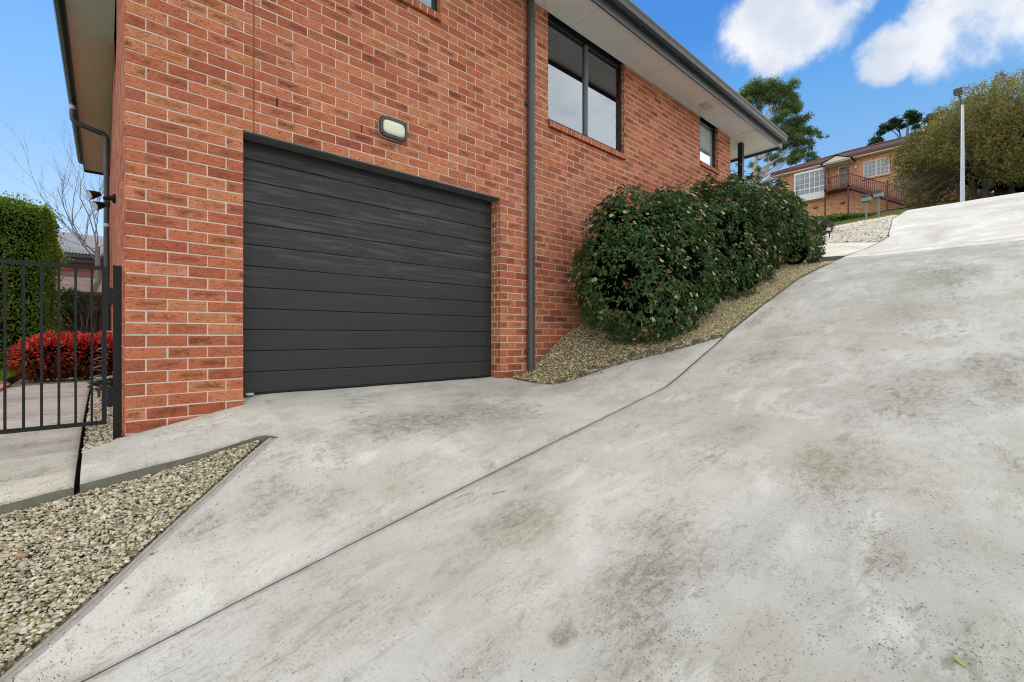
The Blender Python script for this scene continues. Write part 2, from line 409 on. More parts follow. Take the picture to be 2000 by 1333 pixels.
    M['core'] = plain('shade_stem_black', (.004, .0045, .003), 1., 0, .4, 20, spec=0.)  # near-black colour standing in for shade inside foliage; also used on dark stems
    t = Nt('bark'); p = t.pos()
    t.bsdf(Base_Color=t.mix(t.noise(t.scaled(p, 6, 6, 1.5), 1., 5, .7), (.07, .055, .045), (.24, .21, .185)), Roughness=.95, Normal=t.bump(t.noise(t.scaled(p, 20, 20, 4), 1., 4), .02)); M['bark'] = t.m
    t = Nt('pale_gum_bark'); p = t.pos()
    t.bsdf(Base_Color=t.mix(t.noise(t.scaled(p, 1, 1, .3), 1., 5, .7), (.16, .14, .12), (.58, .55, .50)), Roughness=.85); M['gum'] = t.m
    M['twig'] = plain('bare_twig', (.22, .19, .17), .9, 0, .3, 12)
    # ---- neighbours
    def fbrick(name, a, b, mortar, sc_):
        t = Nt(name); p = t.pos(); x, y, z = t.xyz(p)
        v = t.comb(t.math('ADD', x, y), z, 0.)
        nd = t.n('ShaderNodeTexBrick', {'Vector': v, 'Color1': (*a, 1), 'Color2': (*b, 1), 'Mortar': (*mortar, 1), 'Scale': 1., 'Mortar Size': .007, 'Bias': -.2, 'Brick Width': .24, 'Row Height': .086})
        c = t.mix(t.math('MULTIPLY', t.step(t.noise(t.scaled(p, 4, 4, 11), 1., 3), .56, .66), .6), nd.outputs['Color'], [k*.45 for k in a])
        t.bsdf(Base_Color=c, Roughness=.9); return t.m
    M['fbrick'] = fbrick('tan_brick', (.60, .24, .105), (.88, .50, .26), (.62, .48, .36), 1)
    M['hbrick'] = fbrick('red_brick_return', (.46, .15, .085), (.36, .11, .065), (.6, .53, .47), 1)
    t = Nt('concrete_roof_tile'); p = t.pos(); x, y, z = t.xyz(p)
    wv = t.math('SINE', t.math('MULTIPLY', y, 21.)); row = t.math('FRACT', t.math('MULTIPLY', z, 5.5))
    c = t.mix(t.noise(p, 5, 5, .7), (.055, .047, .045), (.125, .105, .098)); c = t.mix(t.step(row, .85, .98), c, (.03, .026, .024))
    t.bsdf(Base_Color=c, Roughness=.9, Normal=t.bump(wv, .04)); M['tile'] = t.m
    M['redtrim'] = plain('dark_red_trim', (.145, .028, .022), .5, 0, .15, 4)
    M['redtimber'] = plain('oxblood_timber', (.13, .035, .026), .6, 0, .25, 6)
    M['creamtrim'] = plain('cream_paint', (.78, .74, .60), .55, 0, .05, 4)
    M['whitep'] = plain('white_paint', (.82, .82, .79), .5, 0, .04, 4)
    M['fglass'] = plain('far_window_glass', (.20, .24, .30), .08, 0, .35, 1.2, spec=.8)
    M['blind'] = plain('pale_blind', (.80, .84, .83), .8, 0, .1, 3)
    M['fblind'] = plain('lowered_blind', (.36, .38, .40), .8, 0, .1, 3)
    M['screen'] = plain('security_screen', (.16, .15, .13), .7, 0, .2, 30)
    M['terracotta'] = plain('terracotta', (.50, .145, .05), .75, 0, .2, 12)
    M['galv'] = plain('galvanised_pole', (.50, .54, .58), .45, .35, .1, 3)
    M['greybox'] = plain('sage_grey_paint', (.21, .25, .235), .5, 0, .1, 8)
    t = Nt('grey_palings'); p = t.pos(); x, y, z = t.xyz(p)
    bd = t.math('FRACT', t.math('MULTIPLY', t.math('ADD', x, y), 7.7))
    idn = t.n('ShaderNodeTexWhiteNoise', {'W': t.math('FLOOR', t.math('MULTIPLY', t.math('ADD', x, y), 7.7))}, noise_dimensions='1D').outputs[0]
    c = t.mix(idn, (.20, .19, .185), (.40, .385, .37)); c = t.mix(t.step(t.noise(t.scaled(p, 9, 9, 1.), 1., 5), .45, .75), c, (.15, .14, .13))
    c = t.mix(t.step(t.math('ABSOLUTE', t.math('SUBTRACT', bd, .5)), .44, .49), c, (.02, .02, .02))
    t.bsdf(Base_Color=c, Roughness=.95); M['paling'] = t.m
    t = Nt('dark_palings'); p = t.pos()
    t.bsdf(Base_Color=t.mix(t.noise(t.scaled(p, 14, 14, 1.), 1., 5), (.018, .016, .014), (.06, .05, .042)), Roughness=.95); M['darkpaling'] = t.m
    t = Nt('red_weatherboard'); p = t.pos()
    t.bsdf(Base_Color=t.mix(t.noise(t.scaled(p, 2, 2, 9), 1., 4), (.30, .062, .036), (.42, .10, .055)), Roughness=.7); M['wboard'] = t.m
    t = Nt('corrugated_zinc'); p = t.pos()
    t.bsdf(Base_Color=t.mix(t.noise(p, 1.5, 4), (.12, .13, .155), (.20, .21, .24)), Roughness=.85, Specular_IOR_Level=.2); M['zinc'] = t.m
    M['rust'] = plain('rusty_sheet', (.13, .075, .06), .9, 0, .5, 3, spec=.15)
    M['hose'] = plain('green_garden_hose', (.008, .022, .016), .35)
    M['orange'] = plain('orange_plastic', (.75, .10, .03), .4)
    M['palegrey'] = plain('pale_plastic', (.55, .57, .57), .4)
    M['brass'] = plain('weathered_brass', (.35, .26, .12), .4, .7)
    M['paver'] = plain('red_clay_paver', (.36, .13, .085), .85, 0, .3, 14)
    M['deadleaf'] = plain('yellow_green_leaf', (.36, .43, .13), .6, 0, .15, 30)
    M['stick'] = plain('dry_twig', (.09, .055, .035), .9)
mats()

# ------------------------------------------------------------------ terrain heights
HP = np.array([(-600,-30),(-60,-9),(-20,-4.6),(-6,-2.8),(-.085,-1.43),(.56,-1.275),(1.6,-1.035),(2.71,-.784),(4.06,-.488),(5.85,0),(7.34,.509),(8.74,.969),(11.36,1.62),(12.6,1.93),(13.45,2.2),(15.2,2.71),(18.8,3.73),(25.0,5.27),(27,5.55),(34,5.8),(52,11.3),(70,14),(100,16),(600,24)])
_gx = np.linspace(-30, 80, 2201)
_gz = np.interp(_gx, HP[:, 0], HP[:, 1])
_k = np.hanning(15); _k /= _k.sum()
_gz = np.convolve(np.pad(_gz, 7, mode='edge'), _k, 'valid')
def hX(x):
    x = np.asarray(x, float)
    return np.where(np.abs(x-25) < 54, np.interp(x, _gx, _gz), np.interp(x, HP[:, 0], HP[:, 1]))
def sm01(a, b, x):
    q = np.clip((np.asarray(x, float)-a)/(b-a), 0, 1); return q*q*(3-2*q)
def terr(x, y):
    x = np.asarray(x, float); y = np.asarray(y, float)
    z = hX(x)-.35+.33*sm01(26.5, 28.5, x)
    yard = -1.05+.0*x
    w = sm01(3.2, 4.0, y)*(1-sm01(.1, .6, x))*sm01(-14, -9, x)
    z = z*(1-w)+yard*w
    hill = sm01(70, 300, np.hypot(x-5, y))*18*sm01(-.3, .6, x/np.maximum(1, np.hypot(x, y)))
    return z+hill
class TPS:
    """smooth surface through (x,y,z) control points"""
    def __init__(s, pts, lam=1e-4):
        P = np.array(pts, float); s.p = P[:, :2]; n = len(P)
        K = s.k(P[:, None, :2]-P[None, :, :2])+lam*np.eye(n)
        A = np.zeros((n+3, n+3)); A[:n, :n] = K; A[:n, n] = 1; A[:n, n+1:] = s.p; A[n:, :n] = A[:n, n:].T
        s.w = np.linalg.solve(A, np.r_[P[:, 2], 0, 0, 0])
    def k(s, d):
        r2 = (d**2).sum(-1); return .5*r2*np.log(r2+1e-12)
    def __call__(s, x, y):
        q = np.stack([np.atleast_1d(x), np.atleast_1d(y)], -1).astype(float); n = len(s.p)
        return s.k(q[:, None]-s.p[None])@s.w[:n]+s.w[n]+q@s.w[n+1:]
def inpoly(P, poly):
    x, y = P[:, 0], P[:, 1]; c = np.zeros(len(P), bool); n = len(poly)
    for i in range(n):
        x1, y1 = poly[i]; x2, y2 = poly[(i+1) % n]
        if y1 == y2: continue
        m = ((y1 > y) != (y2 > y)) & (x < (x2-x1)*(y-y1)/(y2-y1)+x1)
        c ^= m
    return c
def dens(poly, st, closed=True):
    out = []; n = len(poly)
    for i in range(n if closed else n-1):
        a = np.array(poly[i], float); b = np.array(poly[(i+1) % n], float)
        k = max(1, int(math.ceil(np.linalg.norm(b-a)/st)))
        for j in range(k): out.append(tuple(a+(b-a)*j/k))
    if not closed: out.append(tuple(poly[-1]))
    return out
def segdist(P, line):
    P = np.asarray(P, float); d = np.full(len(P), 1e9)
    for a, b in zip(line[:-1], line[1:]):
        a = np.array(a, float); b = np.array(b, float); ab = b-a
        u = np.clip(((P-a)@ab)/(ab@ab), 0, 1)
        d = np.minimum(d, np.linalg.norm(P-(a+u[:, None]*ab), axis=1))
    return d
def slab(name, poly, hf, mat, emat, step, thick, roll=(), dirt=(), bstep=None, kind='structure', parent=None):
    B = dens(poly, bstep or step)
    xs = [p[0] for p in poly]; ys = [p[1] for p in poly]
    gx, gy = np.meshgrid(np.arange(min(xs), max(xs), step), np.arange(min(ys), max(ys), step))
    G = np.stack([gx.ravel(), gy.ravel()], -1)+1e-4
    G = G[inpoly(G, poly)]
    if len(G):
        G = G[segdist(G, list(poly)+[poly[0]]) > min(step, bstep or step)*.45]
    extra = []
    for line, w in [(l, ww) for l, ww, _ in roll]+[(l, ww) for l, ww, _ in dirt]:
        L = dens(line, bstep or step, False)
        for off in (.012, .03, .06, .1):
            for i in range(len(L)-1):
                a = np.array(L[i]); b = np.array(L[i+1]); t = b-a; t = t/np.linalg.norm(t)
                for sg in (-1, 1): extra.append((a+b)/2+sg*off*np.array([-t[1], t[0]]))
    if extra:
        E = np.array(extra); E = E[inpoly(E, poly)]
        if len(E):
            E = E[segdist(E, list(poly)+[poly[0]]) > .008]
            if len(G): 
                ln = [l for l, _, _ in roll]+[l for l, _, _ in dirt]
                keep = np.ones(len(G), bool)
                for l in ln: keep &= segdist(G, l) > .12
                G = G[keep]
            G = np.r_[G, E]
    pts = [Vector(p) for p in B]+[Vector(p) for p in G]
    n = len(B)
    vs, es, fs, *_ = delaunay_2d_cdt(pts, [(i, (i+1) % n) for i in range(n)], [], 1, 1e-6)
    V = np.array([v[:] for v in vs]); z = hf(V[:, 0], V[:, 1])
    for line, w, dr in roll:
        d = segdist(V, line); q = np.clip(1-d/w, 0, 1); z = z-dr*q*q
    dv = np.zeros(len(V))
    for line, w, a in dirt: dv = np.maximum(dv, a*np.exp(-segdist(V, line)/w))
    cnt = {}
    F = [tuple(f) for f in fs]
    for f in F:
        for i in range(len(f)):
            e = (f[i], f[(i+1) % len(f)]); cnt[e] = cnt.get(e, 0)+1
    bnd = [e for e in cnt if (e[1], e[0]) not in cnt]
    V3 = np.c_[V, z]; nb = len(V3)
    idx = {}
    low = []; faces = [list(f) for f in F]; mi = [0]*len(F); smo = [True]*len(F)
    def lo(i, top):
        k = (i, top)
        if k not in idx:
            idx[k] = nb+len(low); p = V3[i].copy(); p[2] -= 0 if top else thick; low.append(p)
        return idx[k]
    for a, b in bnd:
        faces.append([lo(b, 1), lo(a, 1), lo(a, 0), lo(b, 0)]); mi.append(1); smo.append(False)
    A = np.r_[V3, np.array(low)]
    o = ORG[parent.name] if parent is not None else np.zeros(3)
    me = bpy.data.meshes.new(name)
    me.from_pydata((A-o).tolist(), [], faces)
    me.polygons.foreach_set('use_smooth', smo); me.polygons.foreach_set('material_index', mi)
    at = me.attributes.new('dirt', 'FLOAT', 'POINT'); at.data.foreach_set('value', np.r_[dv, np.full(len(low), .6)].astype(np.float32))
    me.update()
    ob = link(name, me, [mat, emat], parent)
    if kind: ob['kind'] = kind
    return ob

# terrain sheet, one piece to the horizon
def build_terrain():
    rs = np.r_[np.linspace(-700, -80, 16), np.linspace(-70, -22, 10), np.linspace(-20, 40, 121), np.linspace(41.5, 80, 26), np.linspace(90, 700, 22)]
    ry = np.r_[np.linspace(-700, -80, 16), np.linspace(-70, -12, 14), np.linspace(-10, 20, 76), np.linspace(22, 80, 24), np.linspace(90, 700, 22)]
    X, Y = np.meshgrid(rs, ry); Z = terr(X, Y)
    nx, ny = len(rs), len(ry)
    i = np.arange((ny-1)*nx).reshape(ny-1, nx)[:, :-1].ravel()
    tag(fast('ground', np.stack([X.ravel(), Y.ravel(), Z.ravel()], -1), np.stack([i, i+1, i+nx+1, i+nx], -1), M['terrain'], None, True), kind='structure')
build_terrain()

# ------------------------------------------------------------------ slabs on the slope
JT = [(-.60,2.637),(-.085,2.60),(1.0,2.522),(2.71,2.398),(4.06,2.30),(4.45,2.335),(4.9,2.392),(5.35,2.445),(5.85,2.50)]   # joint between apron and driveway
UP = [(7.34,2.5),(8.74,2.5),(10.2,2.49),(11.6,2.46),(12.6,2.31),(13.45,2.16),(14.2,2.13),(15.2,2.28),(17.0,2.5),(18.8,2.74),(21.5,2.93),(25.8,3.2),(27.5,3.35)]
def off(line, d):
    out = []
    for i, p in enumerate(line):
        a = np.array(line[max(0, i-1)]); b = np.array(line[min(len(line)-1, i+1)]); t = (b-a)/np.linalg.norm(b-a)
        out.append((p[0]-t[1]*d, p[1]+t[0]*d))
    return out
rngJ = random.Random(4)
JTd = [(x, y+rngJ.uniform(-.0016, .0016)) for x, y in dens(JT, .07, False)]
XJ = 11.62                                              # crosswise joint of the driveway
edgeL = off(JTd, -.009)
low_edge = edgeL+[(7.34,2.5),(8.74,2.5),(10.2,2.49),(XJ-.006,2.455)]
drive_h = lambda x, y: hX(x)
slab('driveway', [(-4,2.72)]+low_edge+[(XJ-.006,-4.5),(-4,-4.5)], drive_h, M['conc'], M['cedge'], .16, .13,
     roll=[(JTd, .05, .010), (UP[:4], .03, .006)], dirt=[(JTd, .016, 1.15), (UP[:4], .03, .3), ([(XJ,2.45),(XJ,-4.5)], .02, .55)], bstep=.07)
upper = [(XJ+.006,-4.5),(XJ+.006,2.452)]+dens(UP[4:], .3, False)+[(27.5,-4.5)]
slab('driveway_upper', upper, drive_h, M['concup'], M['cedge'], .3, .13, dirt=[(UP[4:7], .05, .3), ([(XJ,2.45),(XJ,-4.5)], .02, .55)], bstep=.15)

AC = [(.102,4.13,-.69),(.46,4.13,-.615),(.821,4.13,-.541),(.9,4.3,-.499),(1.6,4.3,-.497),(2.4,4.3,-.497),(3.45,4.3,-.495),(3.5,4.12,-.505),(1.3,4.06,-.535),(2.1,4.06,-.53),(3.0,4.06,-.525),
      (3.62,3.99,-.51),(3.8,3.506,-.55),(4.16,3.33,-.45),(4.46,3.17,-.348),(5.05,2.86,-.204),(5.6,2.62,-.07),(5.85,2.5,0),
      (.867,3.55,-.70),(.552,3.33,-.865),(.187,3.09,-1.068),(-.093,2.90,-1.232),(-.315,2.75,-1.35),(-.6,2.56,-1.49),
      (.492,3.58,-.761),(.226,3.58,-.793),(-.117,3.58,-.839),(-.41,3.58,-.883),(-.9,3.58,-.93),(-.1,4.13,-.735)]
AC += [(x, y, float(hX(x))+.002) for x, y in JT[:-1]]
_ap = TPS(AC, 2e-4)
def apron_h(x, y):
    x = np.atleast_1d(np.asarray(x, float)); y = np.atleast_1d(np.asarray(y, float))
    z = _ap(x, y); w = sm01(.09, .0, segdist(np.stack([x, y], -1), JT[:-1]))
    return z*(1-w)+hX(x)*w
E0 = off([(.885,3.562),(.552,3.33),(.187,3.09),(-.093,2.90),(-.315,2.75),(-.62,2.55)], .064)     # apron edge along the left gravel bed
jin = off(JTd, .009)
jin = [p for p in jin if p[0] > -.40]
GE = [(3.62,3.98),(3.68,3.74),(3.8,3.52),(3.95,3.44),(4.16,3.33),(4.46,3.17),(5.05,2.86),(5.6,2.62),(5.80,2.52)]  # edge of the right gravel bed
ap = [(-.105,3.58),(.80,3.585)]+E0[:1]+dens(E0[1:], .1, False)+jin[:-1]+list(reversed(GE))+[(3.60,4.115),(3.502,4.115),(3.502,4.40),(.823,4.40),(.823,4.115),(.103,4.115),(-.105,4.06)]
E0d = dens(E0, .08, False)
slab('garage_apron', ap, apron_h, M['apron'], M['cedge'], .1, .13,
     roll=[(JTd, .07, .016), (E0d, .03, .008), ([(-.105,3.58),(.80,3.585)], .03, .010)],
     dirt=[(JTd, .014, 1.1), ([(-.105,3.58),(.80,3.585),(.867,3.55)], .016, .55), ([(.1,4.115),(.823,4.115)], .015, .4), (GE, .02, .25), ([(.823,4.3),(3.5,4.3)], .015, .35)], bstep=.05)
# dark fill in the open joint
fl = dens(JT, .1, False); a = off(fl, -.012); b = off(fl, .012)
V = [(x, y, float(hX(x))-.0135) for x, y in a]+[(x, y, float(hX(x))-.0135) for x, y in b]
n = len(fl)
tag(fast('joint_filler', V, [(i, i+1, n+i+1, n+i) for i in range(n-1)], M['void']), kind='structure')
V = [(XJ-.012,y,float(hX(XJ))-.005) for y in (2.4,-4.4)]+[(XJ+.012,y,float(hX(XJ))-.005) for y in (-4.4,2.4)]
tag(fast('joint_filler', V, [(0,1,2,3)], M['void']), kind='structure')

# kerb strip and timber edging along the left bed
def strip(name, line, d0, d1, dz0, dz1, h, mat, hf=apron_h):
    a = off(line, d0); b = off(line, d1)
    za = hf([p[0] for p in line], [p[1] for p in line])
    mb = MB()
    for i in range(len(line)-1):
        P = [(*a[i], za[i]+dz0), (*a[i+1], za[i+1]+dz0), (*b[i+1], za[i+1]+dz1), (*b[i], za[i]+dz1)]
        Q = [(x, y, z-h) for x, y, z in P]
        mb.add(P+Q, [(0,1,2,3),(0,4,5,1),(2,6,7,3)], False)
    return mb.build(name, mat)
EX = [(E0[0][0]+.03, E0[0][1]+.022)]+E0d+[(-.88,2.29),(-1.3,2.0)]
EX = dens(EX, .09, False)
tag(strip('kerb_strip', EX, -.002, -.040, -.0095, -.011, .1, M['kerb']), kind='structure')
eo = strip('timber_edging', EX, -.0405, -.064, -.003, -.005, .1, M['edging'])
tag(eo, 'weathered grey timber edging board between left pebble bed and concrete apron', 'edging')
# side path through the gate
PC = TPS([(-.125,3.58,-.842),(-.41,3.58,-.883),(-.9,3.58,-.93),(-.125,4.3,-.752),(-.9,4.3,-.79),(-.125,5,-.69),(-.9,5,-.72),(-.125,6.5,-.625),(-.9,6.5,-.63),(-.125,8.25,-.60),(-.9,8.25,-.60)])
slab('side_path', [(-1.4,3.585),(-.13,3.58),(-.13,8.2),(-.55,8.15),(-.88,7.9),(-.88,5.6),(-1.4,5.2)], PC, M['path'], M['cedge'], .12, .13,
     roll=[([(-1.4,3.585),(-.13,3.58)], .03, .01), ([(-.13,3.58),(-.13,8.2)], .02, .006)], dirt=[([(-1.4,3.585),(-.13,3.58)], .016, .6), ([(-.13,3.58),(-.13,8.2)], .015, .5)], bstep=.06)
fast('x', [(0,0,0),(1,0,0),(0,1,0)], [(0,1,2)], None).name = 'x'
bpy.data.objects.remove(bpy.data.objects['x'])
tag(MB().add([(-.135,3.56,-.93),(-.10,3.56,-.93),(-.10,4.05,-.83),(-.135,4.05,-.83)], [(0,1,2,3)]).build('path_joint', M['void']), kind='structure')
# entry path wing beyond the shrubs
slab('entry_path', [(11.70,2.475),(12.6,2.33),(13.40,2.19),(13.9,2.9),(14.0,6.4),(11.78,6.4)], lambda x, y: hX(x)+.05*np.clip(np.asarray(y)-2.4, 0, 9)+.0, M['path'], M['cedge'], .2, .18,
     dirt=[([(11.7,2.475),(11.78,6.4)], .03, .6), ([(11.70,2.475),(12.6,2.33),(13.40,2.19)], .03, .3)], bstep=.1)

# ------------------------------------------------------------------ gravel
def ico(sub):
    bm = bmesh.new(); bmesh.ops.create_icosphere(bm, subdivisions=sub, radius=1); bm.verts.index_update()
    V = np.array([v.co[:] for v in bm.verts]); F = np.array([[v.index for v in f.verts] for f in bm.faces]); bm.free(); return V, F
PAL = np.array([(.19,.22,.06),(.74,.73,.68),(.70,.68,.61),(.60,.57,.49),(.52,.47,.36),(.42,.36,.25),(.36,.34,.30),(.33,.28,.15),(.25,.235,.20),(.46,.31,.17),(.76,.75,.71),(.20,.19,.11)])
PW = np.array([.03,.10,.22,.18,.15,.11,.08,.07,.06,.03,.08,.02])
def stones(name, poly, hf, n, size, sub, seed, pal=PAL, pw=PW, lift=.3, layers=1., spread=.3, dark=None):
    rg = np.random.default_rng(seed)
    xs = [p[0] for p in poly]; ys = [p[1] for p in poly]
    P = []
    while sum(len(q) for q in P) < n:
        q = np.stack([rg.uniform(min(xs), max(xs), n), rg.uniform(min(ys), max(ys), n)], -1); P.append(q[inpoly(q, poly)])
    P = np.concatenate(P)[:n]
    z = hf(P[:, 0], P[:, 1])
    V0, F0 = ico(sub); m = len(V0)
    s = size*np.exp(rg.normal(0, spread, n))
    sc3 = np.stack([s*rg.uniform(.85, 1.35, n), s*rg.uniform(.6, .95, n), s*rg.uniform(.4, .75, n)], -1)
    V = V0[None]*(1+rg.uniform(-.2, .2, (n, m, 1)))*sc3[:, None]
    tl = rg.normal(0, .35, n); tz = rg.uniform(0, 2*PI, n)
    c, s_ = np.cos(tl)[:, None], np.sin(tl)[:, None]
    y, zz = V[..., 1]*c-V[..., 2]*s_, V[..., 1]*s_+V[..., 2]*c
    c, s_ = np.cos(tz)[:, None], np.sin(tz)[:, None]
    x, y = V[..., 0]*c-y*s_, V[..., 0]*s_+y*c
    V = np.stack([x+P[:, 0, None], y+P[:, 1, None], zz+(z+s*lift+rg.uniform(0, layers, n)*size)[:, None]], -1)
    col = pal[rg.choice(len(pal), n, p=pw/pw.sum())]*rg.uniform(.8, 1.12, (n, 1))
    if dark is not None: col = col*dark(P)[:, None]
    C = np.repeat(np.c_[col, np.ones(n)], m, 0)
    F = (F0[None]+np.arange(n)[:, None, None]*m).reshape(-1, 3)
    return fast(name, V.reshape(-1, 3), F, M['stone'], None, True, {'tint': ('FLOAT_COLOR', C)})
LB = [(.84,3.535)]+[tuple(p) for p in off(E0, -.066)][1:]+[(-.95,2.36),(-1.3,2.15),(-1.6,2.2),(-1.6,3.575),(.82,3.575)]
LB[0] = (.80, 3.55)
LH = TPS([(.82,3.56,-.742),(.45,3.57,-.818),(.1,3.57,-.879),(-.13,3.57,-.909),(-.41,3.57,-.949),(-.9,3.57,-.985),(-1.5,3.57,-1.05),(.50,3.37,-.878),(.14,3.12,-1.088),(-.14,2.94,-1.240),(-.36,2.79,-1.342),(-.9,2.42,-1.57),(-1.5,2.0,-1.86)], 1e-3)
slab('gravel_bedding', LB, lambda x, y: LH(x, y)-.012, M['bed'], M['bed'], .1, .05)
tag(stones('pebble_gravel', LB, LH, 40000, .0062, 2, 5, spread=.36, pal=np.minimum(.82, PAL*np.array([1.02,.99,.88]))), 'rounded cream and olive pebbles filling the left bed', 'gravel', None, 'stuff')
rgw = np.random.default_rng(77); nw = 420
cw = np.array([(-.25,3.47),(.05,3.3),(.62,3.5),(-.1,3.05),(.2,3.2),(-.55,3.2),(.72,3.52),(.35,3.28)]); q = cw[rgw.integers(0, 8, nw)]+rgw.normal(0, .085, (nw, 2))
q = q[inpoly(q, LB)]; nw = len(q)
zw = LH(q[:, 0], q[:, 1])+.018+rgw.random(nw)*.012; aw = rgw.uniform(0, 2*PI, nw); lw = rgw.uniform(.012, .026, nw)
Vw = np.stack([np.c_[q, zw], np.c_[q[:, 0]+np.cos(aw-.4)*lw*.55, q[:, 1]+np.sin(aw-.4)*lw*.55, zw+.006], np.c_[q[:, 0]+np.cos(aw)*lw, q[:, 1]+np.sin(aw)*lw, zw+.003], np.c_[q[:, 0]+np.cos(aw+.4)*lw*.55, q[:, 1]+np.sin(aw+.4)*lw*.55, zw+.006]], 1).reshape(-1, 3)
Cw = np.array([(.10,.19,.03),(.15,.22,.05),(.20,.17,.05),(.12,.07,.035)])[rgw.choice(4, nw, p=[.45,.3,.15,.1])]*rgw.uniform(.7, 1.2, (nw, 1))
tag(fast('weeds', Vw, np.arange(4*nw).reshape(-1, 4), M['leaf'], None, False, {'tint': ('FLOAT_COLOR', np.repeat(np.c_[Cw, np.ones(nw)], 4, 0))}), 'scattered small green weeds and leaf bits on the left pebble bed', 'weeds', None, 'stuff')
SB = [(-.108,3.78),(-.108,4.07),(.098,4.14),(.098,9.5),(-.108,9.5)]
SB = [(-.108,4.08),(.098,4.14),(.098,10.4),(-.108,10.4)]
SH = TPS([(-.1,4.0,-.765),(.1,4.1,-.705),(-.1,4.3,-.765),(-.1,5,-.705),(.1,5,-.70),(-.1,6.5,-.64),(-.1,8.2,-.615),(.1,8,-.615),(-.1,10.5,-.61),(.1,10.5,-.61)], 1e-3)
slab('gravel_bedding', SB, lambda x, y: SH(x, y)-.012, M['bed'], M['bed'], .1, .04)
tag(stones('pebble_gravel', SB, SH, 7500, .0075, 1, 6, layers=.6, pal=np.minimum(.82, PAL*np.array([1.3,1.22,1.05]))), 'narrow strip of cream pebbles between side path and brick wall', 'gravel', None, 'stuff')
gin = [(3.66,4.09),(3.72,3.76),(3.83,3.54)]+[(x, y+.012) for x, y in GE[3:-1]]+[(5.87,2.515),(7.34,2.515),(8.74,2.515),(10.2,2.505),(11.60,2.48),(11.70,2.55),(11.76,3.4),(11.78,4.09)]
RH = TPS([(3.60,4.11,-.512),(3.956,4.11,-.425),(4.4,4.11,-.12),(4.83,4.11,.11),(5.2,4.11,.25),(6,4.11,.47),(7.3,4.11,.80),(9,4.11,1.28),(10.3,4.11,1.6),(11.8,4.11,1.76),(4.3,3.75,-.22),(4.9,3.5,-.02),(5.6,3.2,.08),(3.83,3.53,-.55),(4.16,3.345,-.44),(4.46,3.185,-.33),(5.05,2.875,-.18),(5.6,2.63,-.055)]
         +[(x, 2.51, float(hX(x))+.018) for x in (5.87,6.6,7.34,8.1,8.74,10.2)]+[(11.7,2.55,1.60),(6.6,3.2,.33),(7.6,3.2,.68),(9,3.2,1.13),(10.4,3.2,1.48),(11.76,3.3,1.66)], 1e-3)
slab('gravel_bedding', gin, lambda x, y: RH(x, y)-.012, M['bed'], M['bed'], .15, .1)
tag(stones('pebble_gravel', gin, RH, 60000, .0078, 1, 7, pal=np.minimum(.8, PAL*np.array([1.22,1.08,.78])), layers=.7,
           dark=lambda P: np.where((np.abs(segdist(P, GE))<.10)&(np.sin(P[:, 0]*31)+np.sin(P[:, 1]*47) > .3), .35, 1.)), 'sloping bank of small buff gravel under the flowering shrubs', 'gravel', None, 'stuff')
SPG = [(3.80,3.36),(4.16,3.20),(4.46,3.04),(5.05,2.75),(5.5,2.55),(5.6,2.62),(5.05,2.865),(4.46,3.175),(4.16,3.335),(3.95,3.445),(3.8,3.525),(3.68,3.745),(3.5,3.8)]
tag(stones('spilled_pebbles', SPG, lambda x, y: apron_h(x, y)-.002, 130, .0075, 1, 61, lift=.35, layers=.0), 'few loose pebbles spilled onto the apron below the gravel bank', 'gravel', None, 'stuff')
SPL = [tuple(p) for p in off(E0, -.06)]+[tuple(p) for p in off(E0, .10)][::-1]
tag(stones('spilled_pebbles', SPL, lambda x, y: apron_h(x, y)-.006, 70, .0068, 1, 62, lift=.4, layers=.0), 'few loose pebbles lying on the edge strip of the left bed', 'gravel', None, 'stuff')
# front gravel and lawn beyond the entry path
WG = [(13.45,2.2),(14.2,2.145),(15.2,2.295),(17,2.515),(18.8,2.755),(21.25,2.93),(21.35,3.07),(19.6,4.62),(17.6,6.6),(16.5,8.5),(13.9,8.5),(13.95,2.9)]
gh = lambda x, y: hX(x)+.02+0*np.asarray(y, float)
slab('white_gravel_bed', WG, gh, M['white'], M['white'], .35, .2)
PALW = np.array([(.84,.82,.76),(.78,.74,.65),(.70,.64,.53),(.5,.42,.3),(.82,.81,.78),(.2,.12,.06)])
tag(stones('white_pebbles', WG, gh, 15000, .019, 1, 8, pal=PALW, pw=np.array([.3,.25,.2,.1,.12,.03]), layers=.3), 'bright white pebbles with brown leaf litter on the bank beside the upper driveway', 'gravel', None, 'stuff')
LW = [(21.42,3.05),(21.5,2.95),(25.8,3.22),(27.4,3.4),(29,9),(27,13),(16.6,8.6),(17.7,6.65),(19.7,4.65)]
lh = lambda x, y: hX(x)-.03+0*np.asarray(y, float)
slab('lawn', LW, lh, M['lawn'], M['terrain'], .5, .3)
EDGE = [(21.38,3.06),(19.65,4.63),(17.65,6.62),(16.55,8.55)]
mb = MB(); L = dens(EDGE, .25, False)
for a, b in zip(L[:-1], L[1:]):
    za, zb = float(lh(a[0], a[1])), float(lh(b[0], b[1]))
    mb.bar((a[0], a[1], za+.02), (b[0]*.97+a[0]*.03, b[1]*.97+a[1]*.03, zb+.02), .1, .16)
tag(mb.build('brick_edging', M['paver']), 'low red brick edging between the white pebbles and the front lawn', 'edging')

